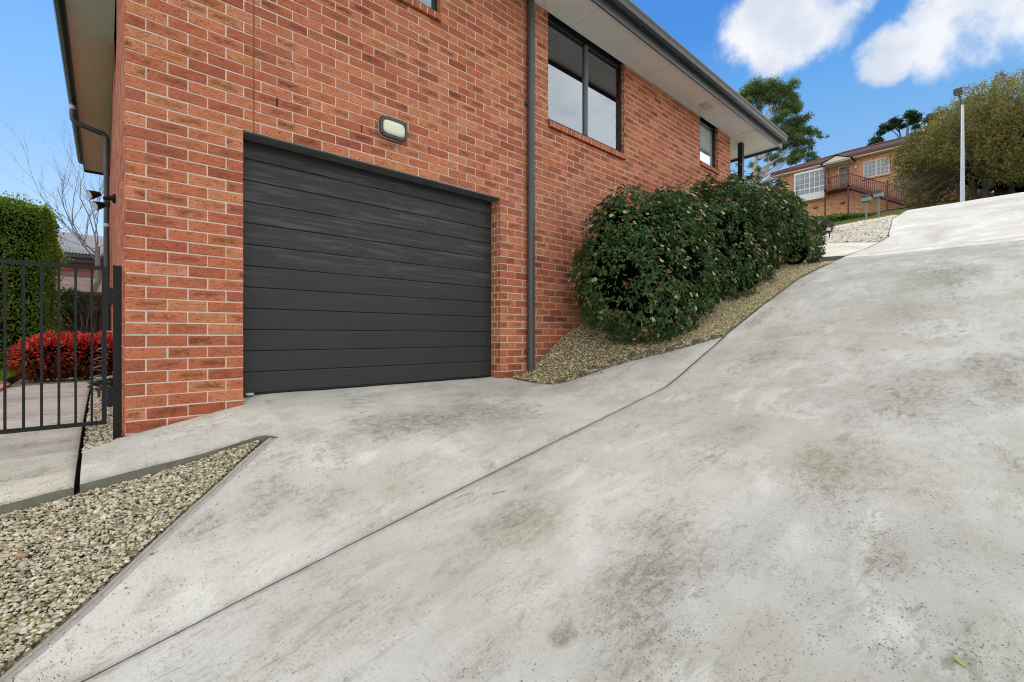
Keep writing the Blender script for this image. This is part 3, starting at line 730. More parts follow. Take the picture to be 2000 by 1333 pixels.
def grass(name, poly, hf, n, h, seed, label, c0=(.055,.12,.015), c1=(.16,.24,.05)):
    rg = np.random.default_rng(seed); xs = [p[0] for p in poly]; ys = [p[1] for p in poly]
    q = np.stack([rg.uniform(min(xs), max(xs), n*3), rg.uniform(min(ys), max(ys), n*3)], -1); q = q[inpoly(q, poly)][:n]; n = len(q)
    z = hf(q[:, 0], q[:, 1]); a = rg.uniform(0, 2*PI, n); hh = h*rg.uniform(.5, 1.2, n); w = h*.16
    ln = rg.normal(0, .35, (n, 2))*hh[:, None]
    V = np.stack([np.c_[q[:, 0]-np.cos(a)*w, q[:, 1]-np.sin(a)*w, z], np.c_[q[:, 0]+np.cos(a)*w, q[:, 1]+np.sin(a)*w, z], np.c_[q+ln, z+hh]], 1).reshape(-1, 3)
    t = rg.uniform(0, 1, (n, 1)); C = np.array(c0)*(1-t)+np.array(c1)*t
    C = np.repeat(np.c_[C, np.ones(n)], 3, 0)
    return tag(fast(name, V, np.arange(3*n).reshape(-1, 3), M['leaf'], None, False, {'tint': ('FLOAT_COLOR', C)}), label, 'grass', None, 'stuff')
grass('grass', LW, lh, 26000, .09, 11, 'short green grass of the front lawn beyond the white pebbles')

# ------------------------------------------------------------------ the brick house
WY, WX = 4.12, .102            # facade plane, corner
BM_, CH, Z0 = .243, .086, -.593
SOF = 4.255
rb = random.Random(11)
class Bricks:
    def __init__(s): s.V = []; s.F = []; s.bk = []; s.loc = []; s.hl = []; s.MV = []; s.MF = []
    def panel(s, O, u, nrm, u0, u1, z0, z1, holes=(), bond=0., mod=BM_, skin=0.):
        """bricks on the plane through O spanned by u and z, facing nrm; joints recessed"""
        O = np.array(O, float); u = np.array(u, float); nrm = np.array(nrm, float)
        k0 = int(math.floor((z0-Z0)/CH))-1; k1 = int(math.ceil((z1-Z0)/CH))+1
        for k in range(k0, k1):
            a = Z0+k*CH+.005; b = a+CH-.010
            st = bond+(0 if k % 2 else -mod/2)
            i0 = int(math.floor((u0-st)/mod))-1; i1 = int(math.ceil((u1-st)/mod))+1
            for i in range(i0, i1):
                p = st+i*mod; q = p+mod-.010
                rects = [(max(p, u0), min(q, u1), max(a, z0), min(b, z1))]
                for hx0, hx1, hz0, hz1 in holes:
                    nr = []
                    for (x0, x1, y0, y1) in rects:
                        if x1 <= hx0 or x0 >= hx1 or y1 <= hz0 or y0 >= hz1: nr.append((x0, x1, y0, y1)); continue
                        if x0 < hx0: nr.append((x0, hx0, y0, y1))
                        if x1 > hx1: nr.append((hx1, x1, y0, y1))
                        mx0, mx1 = max(x0, hx0), min(x1, hx1)
                        if y0 < hz0: nr.append((mx0, mx1, y0, hz0))
                        if y1 > hz1: nr.append((mx0, mx1, hz1, y1))
                    rects = nr
                r1 = rb.random()
                r2, r3, sd = rb.random(), rb.random(), rb.random()*40
                tilt = [rb.gauss(0, .0007) for _ in range(4)]
                for (x0, x1, y0, y1) in rects:
                    if x1-x0 < .012 or y1-y0 < .008: continue
                    c = .003; b0 = len(s.V)
                    jx0, jx1, jy0, jy1 = [rb.gauss(0, .0009) for _ in range(4)]
                    X = (x0+jx0, x1+jx1); Y = (y0+jy0, y1+jy1)
                    cx, cy = (p+q)/2, (a+b)/2
                    half = (x1-x0) < .16
                    if half: cx = (x0+x1)/2
                    for dd, ins in ((-.009, 0), (-.0022, 0), (0, c)):
                        for ii, (xx, yy) in enumerate(((X[0]+ins, Y[0]+ins), (X[1]-ins, Y[0]+ins), (X[1]-ins, Y[1]-ins), (X[0]+ins, Y[1]-ins))):
                            s.V.append(O+u*xx+np.array([0,0,yy])+nrm*(dd+skin+(tilt[ii] if dd == 0 else 0)))
                            s.loc.append((xx-cx, yy-cy, sd)); s.bk.append((r1, r2, r3, 1)); s.hl.append(max(.05, (x1-x0)/2))
                    for l in (0, 4):
                        for j in range(4): s.F.append((b0+l+j, b0+l+(j+1) % 4, b0+l+4+(j+1) % 4, b0+l+4+j))
                    s.F.append((b0+8, b0+9, b0+10, b0+11))
        # mortar sheet cut round the openings
        rects = [(u0+.004, u1-.004, z0, z1)]
        for hx0, hx1, hz0, hz1 in holes:
            nr = []
            for (x0, x1, y0, y1) in rects:
                if x1 <= hx0 or x0 >= hx1 or y1 <= hz0 or y0 >= hz1: nr.append((x0, x1, y0, y1)); continue
                if x0 < hx0: nr.append((x0, hx0, y0, y1))
                if x1 > hx1: nr.append((hx1, x1, y0, y1))
                mx0, mx1 = max(x0, hx0), min(x1, hx1)
                if y0 < hz0: nr.append((mx0, mx1, y0, hz0))
                if y1 > hz1: nr.append((mx0, mx1, hz1, y1))
            rects = nr
        for (x0, x1, y0, y1) in rects:
            b0 = len(s.MV)
            for xx, yy in ((x0,y0),(x1,y0),(x1,y1),(x0,y1)): s.MV.append(O+u*xx+np.array([0,0,yy])+nrm*(skin-.0048))
            s.MF.append((b0, b0+1, b0+2, b0+3))
    def build(s, name, parent, mat='brick'):
        o = fast(name, s.V, s.F, M[mat], parent, False, {'bk': ('FLOAT_COLOR', s.bk), 'loc': ('FLOAT_VECTOR', s.loc), 'hl': ('FLOAT', s.hl)})
        m = fast('mortar', s.MV, s.MF, M['mortar'], o)
        return o

house = thing('brick_house', (5, 10, 0), 'two-storey red brick house with charcoal garage door and dark gutters above the sloping driveway', 'house')
GX0, GX1, GZ0, GZ1 = .821, 3.504, -.62, Z0+26*CH
WIN1 = (4.325, 6.05, 2.86, SOF)          # big two-pane window
WIN2 = (8.56, 9.35, 3.41, SOF)           # small window
WIN3 = (1.10, 2.665, 3.455, SOF)         # window over the garage
SILL = .125
CJ = [(.893,.901), (4.340,4.348)]
holes = [(GX0, GX1, GZ0-.5, GZ1)]
for w in (WIN1, WIN2, WIN3): holes.append((w[0], w[1], w[2]-SILL, w[3]+.1))
holes += [(CJ[0][0], CJ[0][1], GZ1, 4.3), (CJ[1][0], CJ[1][1], -.4, WIN1[2]-SILL)]
B = Bricks()
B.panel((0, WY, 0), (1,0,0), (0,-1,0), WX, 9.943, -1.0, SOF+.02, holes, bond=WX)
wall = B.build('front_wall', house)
for (xa, xb, za, zb_, dp_) in ((GX0, GX1, -.62, GZ1, .18),)+tuple((w[0], w[1], w[2]-.02, SOF+.02, .11) for w in (WIN1, WIN2, WIN3)):
    B = Bricks(); B.panel((xb, WY, 0), (0,1,0), (-1,0,0), .012, dp_, za, zb_, bond=.0, mod=.12); B.build('reveal', house)
    B = Bricks(); B.panel((xa, WY, 0), (0,-1,0), (1,0,0), -dp_, -.012, za, zb_, bond=-dp_, mod=.12); B.build('reveal', house)
SW = (6.9, 8.7, 3.455, SOF+.1)
B = Bricks()
B.panel((WX, WY, 0), (0,-1,0), (-1,0,0), -11.6, -.0, -1.0, SOF+.02, [(-SW[1]+WY, -SW[0]+WY, SW[2]-.1, SW[3])], bond=-.0-BM_/2)
B.build('side_wall', house, 'brick_side')
# sealed control joints and weep holes
for (a, b), z0, z1 in ((CJ[0], GZ1, 4.26), (CJ[1], -.4, WIN1[2]-SILL)): MB().box(a-.001, b+.001, WY+.004, WY+.02, z0, z1).build('control_joint', M['sealant'], house)
for x in (1.079, 1.80, 2.526, 3.246):
    k = 29; st = WX+(0 if k % 2 else -BM_/2)
    i = round((x-st+.005)/BM_); xx = st+i*BM_-.005
    MB().box(xx-.0055, xx+.0055, WY+.0022, WY+.010, Z0+k*CH+.004, Z0+k*CH+CH-.004).build('weep_hole', M['void'], house)
# plain returns on the sides nobody faces, ceiling line and the floor slab edge
mb = MB()
mb.box(9.80, 9.94, WY+.10, 13.5, -.6, SOF+.01)
mb.box(.115, 9.94, 15.55, 15.7, -1.0, SOF+.01)
mb.build('rear_wall', M['hbrick'], house)
mb = MB().box(.12, 9.80, WY+.45, 15.5, 2.30, 2.36).box(.12, 9.8, 7.0, 7.05, 2.36, SOF).box(.12, 9.8, 8.2, 8.25, -.6, 2.3)
mb.build('interior_partition', M['dark'], house)
# lintel
mb = MB().box(GX0+.004, GX1-.004, WY+.008, WY+.20, GZ1-.012, GZ1+.002)
mb.build('lintel', M['lintel'], house)
MB().box(GX0+.004, GX1-.004, WY+.168, WY+.20, GZ1-.060, GZ1-.013).build('door_head', M['aludark'], house)
# garage door, twelve embossed ribs
DY = 4.295
gd = MB(); zb = -.478; rh = 2.135/12
prof = []
for i in range(12):
    a = zb+i*rh; b = a+rh
    g = .010 if i % 3 == 0 else .008
    prof += [(DY+.011, a), (DY, a+.004), (DY-.001, a+rh*.5), (DY, b-.013), (DY+.003, b-.005)]
prof += [(DY+.012, zb+12*rh)]
V = []; F = []
xs = np.linspace(GX0+.004, GX1-.004, 24)
rn = random.Random(3)
for y, z in prof:
    for x in xs: V.append((x, y+rn.uniform(-.0005, .0005), z))
nx = len(xs)
for j in range(len(prof)-1):
    for i in range(nx-1): F.append((j*nx+i, j*nx+i+1, (j+1)*nx+i+1, (j+1)*nx+i))
gdoor = MB().add(V, F).build('garage_door', M['door'], house)
sl = []
for i in range(40):
    x = GX0+.01+(GX1-GX0-.02)*i/39
    sl.append((x, DY-.002, -.484+rn.uniform(-.004, .004)))
MB().tube(sl, .011, 6).build('bottom_seal', M['black'], gdoor)
MB().box(GX0+.02, GX1-.02, DY+.05, DY+.1, -.6, GZ1).build('backing_panel', M['void'], gdoor)

# windows
def window(w, panes, name='window', ymid=WY+.085, lowpane=None, blindz=None):
    x0, x1, z0, z1 = w
    f = MB(); fw = .045
    y0, y1 = ymid-.025, ymid+.03
    f.box(x0+.003, x0+fw, y0, y1, z0, z1-.002); f.box(x1-fw, x1-.003, y0, y1, z0, z1-.002)
    f.box(x0+fw, x1-fw, y0, y1, z0, z0+.035); f.box(x0+fw, x1-fw, y0, y1, z1-.05, z1-.002)
    fo = f.build(name, M['aludark'], house)
    n = panes
    wd = (x1-x0-2*fw)
    for i in range(1, n):
        xm = x0+fw+wd*i/n
        mb = MB().box(xm-.028, xm+.028, y0-.006, y1-.01, z0+.036, z1-.051)
        mb.box(xm-.006, xm+.006, y0-.012, y0-.0065, z0+.036, z1-.051)
        mb.build('mullion', M['alu'], fo)
    for i in range(n):
        a = x0+fw+wd*i/n; b = x0+fw+wd*(i+1)/n
        MB().add([(a,ymid,z0+.03),(b,ymid,z0+.03),(b,ymid,z1-.045),(a,ymid,z1-.045)], [(0,1,2,3)]).build('pane', M['glass_clear' if blindz else 'glass'], fo)
    # sloping brick-on-edge sill
    s = Bricks(); L = x1-x0; n = max(3, round(L/.0865)); md = L/n
    for i in range(n):
        p = x0+i*md+.0055; q = x0+(i+1)*md-.0055; b0 = len(s.V)
        r = (rb.uniform(.05, .6), rb.random()*.7, rb.random(), 1); sd = rb.random()*40
        yb, yf = ymid-.026, WY-.032
        zt0, zt1 = z0-.002, z0-.045
        dep = .082
        P = [(p,yf,zt1-dep+.012),(q,yf,zt1-dep+.012),(q,yf,zt1),(p,yf,zt1),(q,yb,zt0),(p,yb,zt0),(p,yb,zt1-dep+.012),(q,yb,zt1-dep+.012)]
        for v in P:
            s.V.append(np.array(v)+np.array([0, rb.gauss(0, .0006), rb.gauss(0, .0006)])); s.bk.append(r); s.hl.append(.045)
            s.loc.append((v[2]-zt1+.04, v[0]-(p+q)/2, sd))
        s.F += [(b0,b0+1,b0+2,b0+3),(b0+3,b0+2,b0+4,b0+5),(b0,b0+3,b0+5,b0+6),(b0+1,b0+7,b0+4,b0+2),(b0,b0+6,b0+7,b0+1)]
    yb, yf = ymid-.027, WY-.0288
    s.MV += [np.array(v) for v in [(x0+.002,yf,z0-.108),(x1-.002,yf,z0-.108),(x1-.002,yf,z0-.0475),(x0+.002,yf,z0-.0475),(x1-.002,yb,z0-.0055),(x0+.002,yb,z0-.0055),(x0+.002,WY+.08,z0-.108),(x1-.002,WY+.08,z0-.108)]]
    s.MF += [(0,1,2,3),(3,2,4,5),(0,6,7,1)]
    so = fast('sill', s.V, s.F, M['brick'], fo, False, {'bk': ('FLOAT_COLOR', s.bk), 'loc': ('FLOAT_VECTOR', s.loc), 'hl': ('FLOAT', s.hl)})
    fast('sill_mortar', s.MV, s.MF, M['mortar'], fo)
    if blindz: MB().box(x0+.05, x1-.05, ymid+.02, ymid+.028, z0+.04, blindz).build('blind', M['blind'], fo)
    return fo
window(WIN1, 2); window(WIN2, 1, blindz=WIN2[3]-.06); window(WIN3, 2)
# side window
f = MB(); a, b, z0, z1 = SW[0], SW[1], SW[2], SOF
for (p, q, r, s_) in ((a, a+.04, z0, z1), (b-.04, b, z0, z1), (a+.04, b-.04, z0, z0+.04), (a+.04, b-.04, z1-.04, z1)): f.box(WX+.06, WX+.11, p, q, r, s_)
sw = f.build('window', M['aludark'], house)
MB().add([(WX+.085,a,z0),(WX+.085,b,z0),(WX+.085,b,z1),(WX+.085,a,z1)], [(0,1,2,3)]).build('pane', M['glass'], sw)

# eaves, fascia, gutters, roof
EX0, EX1, EY0, EY1 = -.37, 11.29, 3.58, 15.95
mb = MB()
z = SOF
mb.add([(EX0,EY0,z),(EX1,EY0,z),(EX1,WY-.001,z),(EX0,WY-.001,z)], [(0,1,2,3)])
mb.add([(EX0,WY+.001,z),(WX-.001,WY+.001,z),(WX-.001,EY1,z),(EX0,EY1,z)], [(0,1,2,3)])
mb.add([(9.945,WY+.001,z),(EX1,WY+.001,z),(EX1,9,z),(9.945,9,z)], [(0,1,2,3)])
sof = mb.build('soffit', M['soffit'], house)
def jstrip(*a): MB().box(*a).build('joint_strip', M['white_trim'], sof)
for x in (-.1, 1.2, 3.0, 4.8, 6.6, 8.4, 10.0): jstrip(x-.006, x+.006, EY0+.001, WY-.002, z-.0045, z-.001)
for y in (5.2, 7.0, 8.8, 10.6, 12.4, 14.2): jstrip(EX0+.001, WX-.003, y-.006, y+.006, z-.0045, z-.001)
jstrip(9.95, EX1-.001, WY+.2-.006, WY+.2+.006, z-.0045, z-.001); jstrip(10.62, 10.632, WY, 8.9, z-.0055, z-.0015)
tr = MB().box(WX+.01, 9.93, WY-.020, WY-.003, z-.018, z-.006)
tr.build('wall_trim', M['white_trim'], sof)
v = MB().box(8.15, 8.45, 3.80, 3.95, z-.012, z-.002)
for i in range(4): v.box(8.17, 8.43, 3.815+i*.034, 3.832+i*.034, z-.017, z-.0125)
v.build('eaves_vent', M['cream'], sof)
fa = MB()
fz0, fz1 = 4.195, 4.395
fa.box(EX0-.02, EX1+.02, EY0-.02, EY0, fz0, fz1); fa.box(EX0-.02, EX0, EY0, EY1, fz0, fz1); fa.box(EX1, EX1+.02, EY0, 10, fz0, fz1); fa.box(EX0, EX1, EY1, EY1+.02, fz0, fz1)
fa.build('fascia', M['gutter'], house)
def gutter_profile(d, z):     # outwards distance, height: quad gutter
    return [(0, z-.10), (.055, z-.115), (.095, z-.095), (.105, z-.045), (.118, z-.008), (.118, z+.012), (.105, z+.012), (.102, z-.004), (.090, z-.045), (.080, z-.085), (.05, z-.10), (.003, z-.09)]
gp = gutter_profile(0, 4.43)
g = MB()
g.prism([(EY0-.021-d, zz) for d, zz in gp], 0, EX0-.14, EX1+.02)
g.build('gutter', M['gutter'], house)
MB().prism([(EX0-.021-d, zz) for d, zz in gp], 1, EY0-.14, EY1-.25).build('gutter', M['gutter'], house)
rz = 4.40; pk = R(23)
x0, x1, y0, y1 = EX0-.06, EX1+.05, EY0-.06, EY1+.05
dd = (x1-x0)/2; rzz = rz+dd*math.tan(pk)
mb = MB().add([(x0,y0,rz),(x1,y0,rz),(x1,y1,rz),(x0,y1,rz),((x0+x1)/2,y0+dd,rzz),((x0+x1)/2,y1-dd-.1,rzz)], [(0,1,4),(1,2,5,4),(2,3,5),(3,0,4,5)])
mb.build('roof', M['monument'], house)
# downpipes
def elbowpath(P, r=.07, n=5):
    out = [Vector(P[0])]
    for i in range(1, len(P)-1):
        a, b, c = Vector(P[i-1]), Vector(P[i]), Vector(P[i+1])
        u = (a-b).normalized(); w = (c-b).normalized(); s = b+u*r; e = b+w*r
        for k in range(n+1):
            q = k/n; out.append(s*(1-q)**2+b*2*q*(1-q)+e*q*q)
    out.append(Vector(P[-1])); return out
dp = MB().tube([(3.956,4.065,4.252),(3.956,4.065,2.0),(3.956,4.065,-.47)], .046, 16).build('downpipe', M['pipe'], house)
for zc in (1.88, 3.46): MB().tube([(3.956,4.065,zc-.03),(3.956,4.065,zc+.03)], .0495, 16).build('pipe_collar', M['pipe'], dp)
for zc in (-.18, 2.9): MB().box(3.895, 4.017, 4.07, 4.118, zc-.02, zc+.02).build('pipe_bracket', M['pipe'], dp)
sd = MB().tube(elbowpath([(-.44,11.72,4.36),(-.44,11.72,3.98),(.03,11.72,3.86),(.03,11.72,-.62)], .09), .046, 14).build('downpipe', M['pipe'], house)
for q in ([(-.44,11.72,4.20),(-.44,11.72,4.27)], [(.03,11.72,2.1),(.03,11.72,2.16)]): MB().tube(q, .05, 14).build('pipe_collar', M['palegrey'], sd)
# porch post
MB().box(10.43, 10.53, WY-.05, WY+.05, 1.2, SOF-.002).build('porch_post', M['aludark'], house)
# small drain cap by the door
mb = MB()
mb.tube([(.895,4.262,-.487),(.895,4.262,-.474)], .034, 20).tube([(.895,4.262,-.474),(.895,4.262,-.4715)], .024, 20)
tag(mb.build('drain_cap', M['palegrey']), 'small pale round drain cap at the left foot of the garage door', 'drain cap')

# bulkhead lamp over the garage
lamp = thing('wall_lamp', (2.10, WY, 2.012), 'black framed oblong wall lamp with cream diffuser above the garage door', 'wall lamp')
def barrel(w, h, n=10):
    """outline with bowed sides and rounded corners, centred, (x,z)"""
    pts = []
    for sx, sz, a0 in ((1,1,0),(-1,1,90),(-1,-1,180),(1,-1,270)):
        for k in range(n+1):
            a = R(a0+90*k/n); e = 4.2
            c, s_ = math.cos(a), math.sin(a)
            pts.append((w*math.copysign(abs(c)**(2/e), c), h*math.copysign(abs(s_)**(2/e), s_)))
    out = []
    for p in pts:
        if not out or math.hypot(p[0]-out[-1][0], p[1]-out[-1][1]) > 1e-5: out.append(p)
    if math.hypot(out[0][0]-out[-1][0], out[0][1]-out[-1][1]) < 1e-5: out.pop()
    return out
def loft(mb, rings, cap0=True, cap1=True, smooth=False):
    V = [p for r in rings for p in r]; n = len(rings[0]); F = []
    for i in range(len(rings)-1):
        for j in range(n): F.append((i*n+j, i*n+(j+1) % n, (i+1)*n+(j+1) % n, (i+1)*n+j))
    if cap0: F.append(tuple(reversed(range(n))))
    if cap1: F.append(tuple(range((len(rings)-1)*n, len(rings)*n)))
    mb.add(V, F, smooth)
cx, cz = 2.10, 2.012
def ring(w, h, y): return [(cx-.008+a*1.1, y, cz+b*1.06) for a, b in barrel(w, h)]
mb = MB(); loft(mb, [ring(.118,.080,WY-.001), ring(.124,.086,WY-.012), ring(.124,.086,WY-.040), ring(.118,.08,WY-.046)]); mb.build('base', M['cream'], lamp)
mb = MB(); loft(mb, [ring(.126,.088,WY-.036), ring(.133,.095,WY-.046), ring(.133,.095,WY-.066), ring(.127,.089,WY-.078), ring(.107,.066,WY-.080), ring(.103,.062,WY-.066)], False, False); mb.build('bezel', M['monument'], lamp)
mb = MB(); loft(mb, [ring(.105,.064,WY-.070), ring(.095,.056,WY-.080), ring(.06,.036,WY-.086), ring(.02,.012,WY-.088)], False, True, True); mb.build('diffuser', M['diffuser'], lamp)
for sx in (-1, 1):
    for sz in (-1, 1):
        MB().tube([(cx-.008+sx*.121, WY-.076, cz+sz*.078), (cx-.008+sx*.121, WY-.0825, cz+sz*.078)], .006, 8).build('screw', M['black'], lamp)

# twin floodlight on the side wall
sl = thing('floodlight', (WX, 7.3, 1.66), 'small twin-head sensor floodlight fixed high on the side wall corner', 'floodlight')
X0, Y0_, Zc = WX, 7.3, 1.66
MB().tube([(X0,Y0_,Zc),(X0-.03,Y0_,Zc)], .055, 14).tube([(X0-.03,Y0_,Zc),(X0-.06,Y0_,Zc)], .03, 10).build('bracket', M['black'], sl)
MB().tube([(X0-.05,Y0_,Zc),(X0-.11,Y0_-.02,Zc-.02)], .022, 8).box(X0-.10, X0-.05, Y0_-.03, Y0_+.03, Zc-.11, Zc-.05, .008).build('sensor', M['black'], sl)
for dx, dz, dy in ((-.20, .0, -.05), (-.15, -.10, .03)):
    c = Vector((X0+dx, Y0_+dy, Zc+dz)); d = Vector((-.75, -.35, -.35)).normalized()
    h = MB().tube([c-d*.07, c-d*.02, c+d*.04], [.022, .04, .055], 14).build('lamp_head', M['black'], sl)
    MB().tube([c+d*.041, c+d*.047], [.047, .044], 14).build('lens', M['palegrey'], h)

# ------------------------------------------------------------------ gate
gate = thing('metal_gate', (.01, 4.2, -.61), 'black tubular steel side gate of slim upright bars, closed', 'gate')
ZT, ZB = .478, -.605
GXL = -1.02
fr = MB()
fr.box(GXL+.026, -.0145, 4.188, 4.212, ZT-.026, ZT); fr.box(GXL+.026, -.0145, 4.188, 4.212, ZB, ZB+.026)
fr.box(-.0145, .0115, 4.186, 4.214, ZB, ZT); fr.box(GXL, GXL+.026, 4.186, 4.214, ZB, ZT)
fr.build('gate_frame', M['gatecoat'], gate)
x = -.064
while x > GXL+.06:
    MB().box(x-.0065, x+.0065, 4.1935, 4.2065, ZB+.0265, ZT-.0265).build('bar', M['gatecoat'], gate)
    x -= .0792
for zc in (.275, -.43):
    MB().box(.012, .043, 4.186, 4.214, zc-.055, zc+.055).tube([(.028,4.2,zc-.06),(.028,4.2,zc+.06)], .011, 8).build('hinge', M['black'], gate)
gp_ = thing('gate_post', (.066, 4.2, -.72), 'square black steel gate post standing against the brick corner', 'post')
MB().box(.0435, .0895, 4.177, 4.223, -.75, .482, .003).build('shaft', M['black'], gp_)
MB().box(.0425, .0905, 4.176, 4.224, .4825, .489).build('cap', M['black'], gp_)

# ------------------------------------------------------------------ foliage tools
def leaves(P, A, N, L, W, tint, fold=.12, curl=.0):
    """folded leaf blades: base P, axis A, normal N, length L, width W"""
    P = np.asarray(P, float); A = A/np.linalg.norm(A, axis=1, keepdims=True)
    S = np.cross(A, N); S /= np.linalg.norm(S, axis=1, keepdims=True)+1e-9
    N2 = np.cross(S, A)
    L = np.asarray(L)[:, None]; W = np.asarray(W)[:, None]
    v0 = P; m = P+A*L*.45-N2*L*fold*.0
    v1 = m+S*W*.5+N2*L*fold; v3 = m-S*W*.5+N2*L*fold; v2 = P+A*L-N2*L*curl
    V = np.stack([v0, v1, v2, v3], 1).reshape(-1, 3)
    n = len(P); b = np.arange(n)[:, None]*4
    F = np.concatenate([b+np.array([[0,1,2]]), b+np.array([[0,2,3]])], 0)
    C = np.repeat(np.c_[tint, np.ones(n)], 4, 0)
    return V, F, C
def rdir(rg, n):
    v = rg.normal(size=(n, 3)); return v/np.linalg.norm(v, axis=1, keepdims=True)
def vnoise(P, f, seed):
    rg = np.random.default_rng(seed); o = np.zeros(len(P))
    for i in range(7):
        k = rg.normal(size=3)*f; o += np.sin(P@k+rg.uniform(0, 6.28))
    return o/3.2
def shell(rg, ells, n, amp=.12, f=4., seed=0, inner=.25, floor=None, stray=0.):
    """points and outward normals on the outside of a union of lumpy ellipsoids"""
    P = []; N = []; area = np.array([(r[0]*r[1]*r[2])**(2/3) for _, r in ells]); area /= area.sum()
    for (c, r), a in zip(ells, area):
        m = int(n*a*1.7)+1; d = rdir(rg, m); c = np.array(c); r = np.array(r)
        p = d*r; k = 1+amp*vnoise(p+c, f, seed)-inner*rg.random(m)**2.2+np.where(rg.random(m) < stray, rg.uniform(.05, .16, m), 0)
        q = c+p*k[:, None]; nn = d/r; nn /= np.linalg.norm(nn, axis=1, keepdims=True)
        ok = np.ones(m, bool)
        for c2, r2 in ells:
            if c2 is c or (np.array(c2) == c).all(): continue
            ok &= (((q-np.array(c2))/np.array(r2))**2).sum(1) > .72
        P.append(q[ok]); N.append(nn[ok])
    P = np.concatenate(P); N = np.concatenate(N)
    if floor is not None:
        ok = P[:, 2] > floor(P[:, 0], P[:, 1]); P, N = P[ok], N[ok]
    i = rg.permutation(len(P))[:n]; return P[i], N[i]
def pick(rg, cols, n, w=None, jit=.2):
    cols = np.array(cols); i = rg.choice(len(cols), n, p=None if w is None else np.array(w)/sum(w))
    return cols[i]*rg.uniform(1-jit, 1+jit, (n, 1))
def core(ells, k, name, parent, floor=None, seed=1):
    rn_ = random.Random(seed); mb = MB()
    for c, r in ells: mb.ball(c, tuple(q*k for q in r), 3, 0, .05, rn_)  # near-black ellipsoids put the deep shade of the foliage into colour
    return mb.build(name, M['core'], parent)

def viburnum(loc, ells, n, seed, label, nfl, floor):
    rg = np.random.default_rng(seed)
    t = thing('flowering_shrub', loc, label, 'shrub', 'flowering shrubs along the brick wall')
    P, N = shell(rg, ells, n, .17, 4.6, seed, .46, floor, .05)
    hol = vnoise(P, 3.4, seed+17); ok = rg.random(len(P)) < np.clip(1.2+hol*.95, .06, 1); P, N = P[ok], N[ok]
    n = len(P)
    # sprigs of six or seven leaves round a shoot that points outwards and up
    k = 7
    ax = N+np.array([0,0,.55])+rg.normal(0, .35, (n, 3)); ax /= np.linalg.norm(ax, axis=1, keepdims=True)
    t1 = np.cross(ax, rdir(rg, n)); t1 /= np.linalg.norm(t1, axis=1, keepdims=True); t2 = np.cross(ax, t1)
    Pl = []; Al = []; Nl = []; Tl = []
    gap = vnoise(P, 5., seed+9)
    base = pick(rg, [(.030,.080,.018),(.048,.118,.026),(.020,.055,.013),(.080,.135,.030),(.095,.105,.028)], n, [4,3,2.5,2,1.5], .25)
    for j in range(k):
        an = 2*PI*j/k*1.0+rg.normal(0, .3, n)+(j % 2)*.4
        out = t1*np.cos(an)[:, None]+t2*np.sin(an)[:, None]
        lift = rg.uniform(-.35, .55, n)[:, None]
        a = out+ax*lift+np.array([0,0,-.28])
        Pl.append(P-ax*(.05*j/k)+out*.006); Al.append(a); Nl.append(ax+rg.normal(0, .25, (n, 3))); Tl.append(base*rg.uniform(.75, 1.3, (n, 1)))
    P2 = np.concatenate(Pl); A2 = np.concatenate(Al); N2 = np.concatenate(Nl); T2 = np.concatenate(Tl)
    keep = rg.random(len(P2)) < np.clip(.82-.35*np.tile(np.clip(-gap, 0, 1), k), .2, 1)
    P2, A2, N2, T2 = P2[keep], A2[keep], N2[keep], T2[keep]; m = len(P2)
    L = rg.uniform(.046, .078, m); V, F, C = leaves(P2, A2, N2, L, L*rg.uniform(.36, .5, m), T2, .09, .12)
    fast('foliage', V, F, M['leaf_gloss'], t, False, {'tint': ('FLOAT_COLOR', C)})
    core(ells, .58, 'shade_core', t, seed=seed)
    # flat flower heads of pink buds and a few white open florets
    Pf, Nf = shell(rg, ells, nfl, .17, 4.6, seed, .06, floor)
    nf = len(Pf); q = 34
    Pf = Pf+Nf*.035
    d = rdir(rg, nf*q); cN = np.repeat(Nf+np.array([0,0,.6]), q, 0); cN /= np.linalg.norm(cN, axis=1, keepdims=True)
    d -= cN*(d*cN).sum(1, keepdims=True)*.75
    rad = np.repeat(rg.uniform(.018, .036, nf), q)*rg.uniform(.3, 1, nf*q)**.5
    pc = np.repeat(Pf, q, 0)+d*rad[:, None]
    ty = np.repeat(rg.random(nf), q)
    pink = pick(rg, [(.46,.22,.19),(.52,.30,.25),(.38,.15,.135),(.42,.27,.17)], nf*q, None, .15); wht = pick(rg, [(.70,.60,.54),(.76,.70,.62)], nf*q, None, .1)
    isw = (ty > .80) | ((ty > .55) & (rg.random(nf*q) < .45)); col = np.where(isw[:, None], wht, pink)
    V, F, C = leaves(pc, cN+rdir(rg, nf*q)*.8, rdir(rg, nf*q), np.where(isw, .014, .0115), np.where(isw, .014, .0115), col, .2)
    fl = fast('flower_heads', V, F, M['petal'], t, False, {'tint': ('FLOAT_COLOR', C)}); fl['kind'] = 'stuff'
    return t
fl_ = lambda x, y: RH(x, y)+.02
viburnum((5.2,3.4,0), [((5.12,3.30,.62),(.93,.68,.76)),((5.55,3.42,1.18),(.98,.62,.84)),((4.84,3.42,.95),(.56,.55,.72)),((5.0,3.42,1.30),(.62,.5,.66)),((5.9,3.45,1.5),(.7,.5,.62)),((6.05,3.25,.85),(.80,.58,.72)),((6.35,3.5,1.45),(.7,.5,.75)),((5.3,3.15,.35),(.80,.45,.48))], 7400, 21,
         'broad dark green flowering shrub nearest the downpipe, lowest on the gravel bank', 420, fl_)
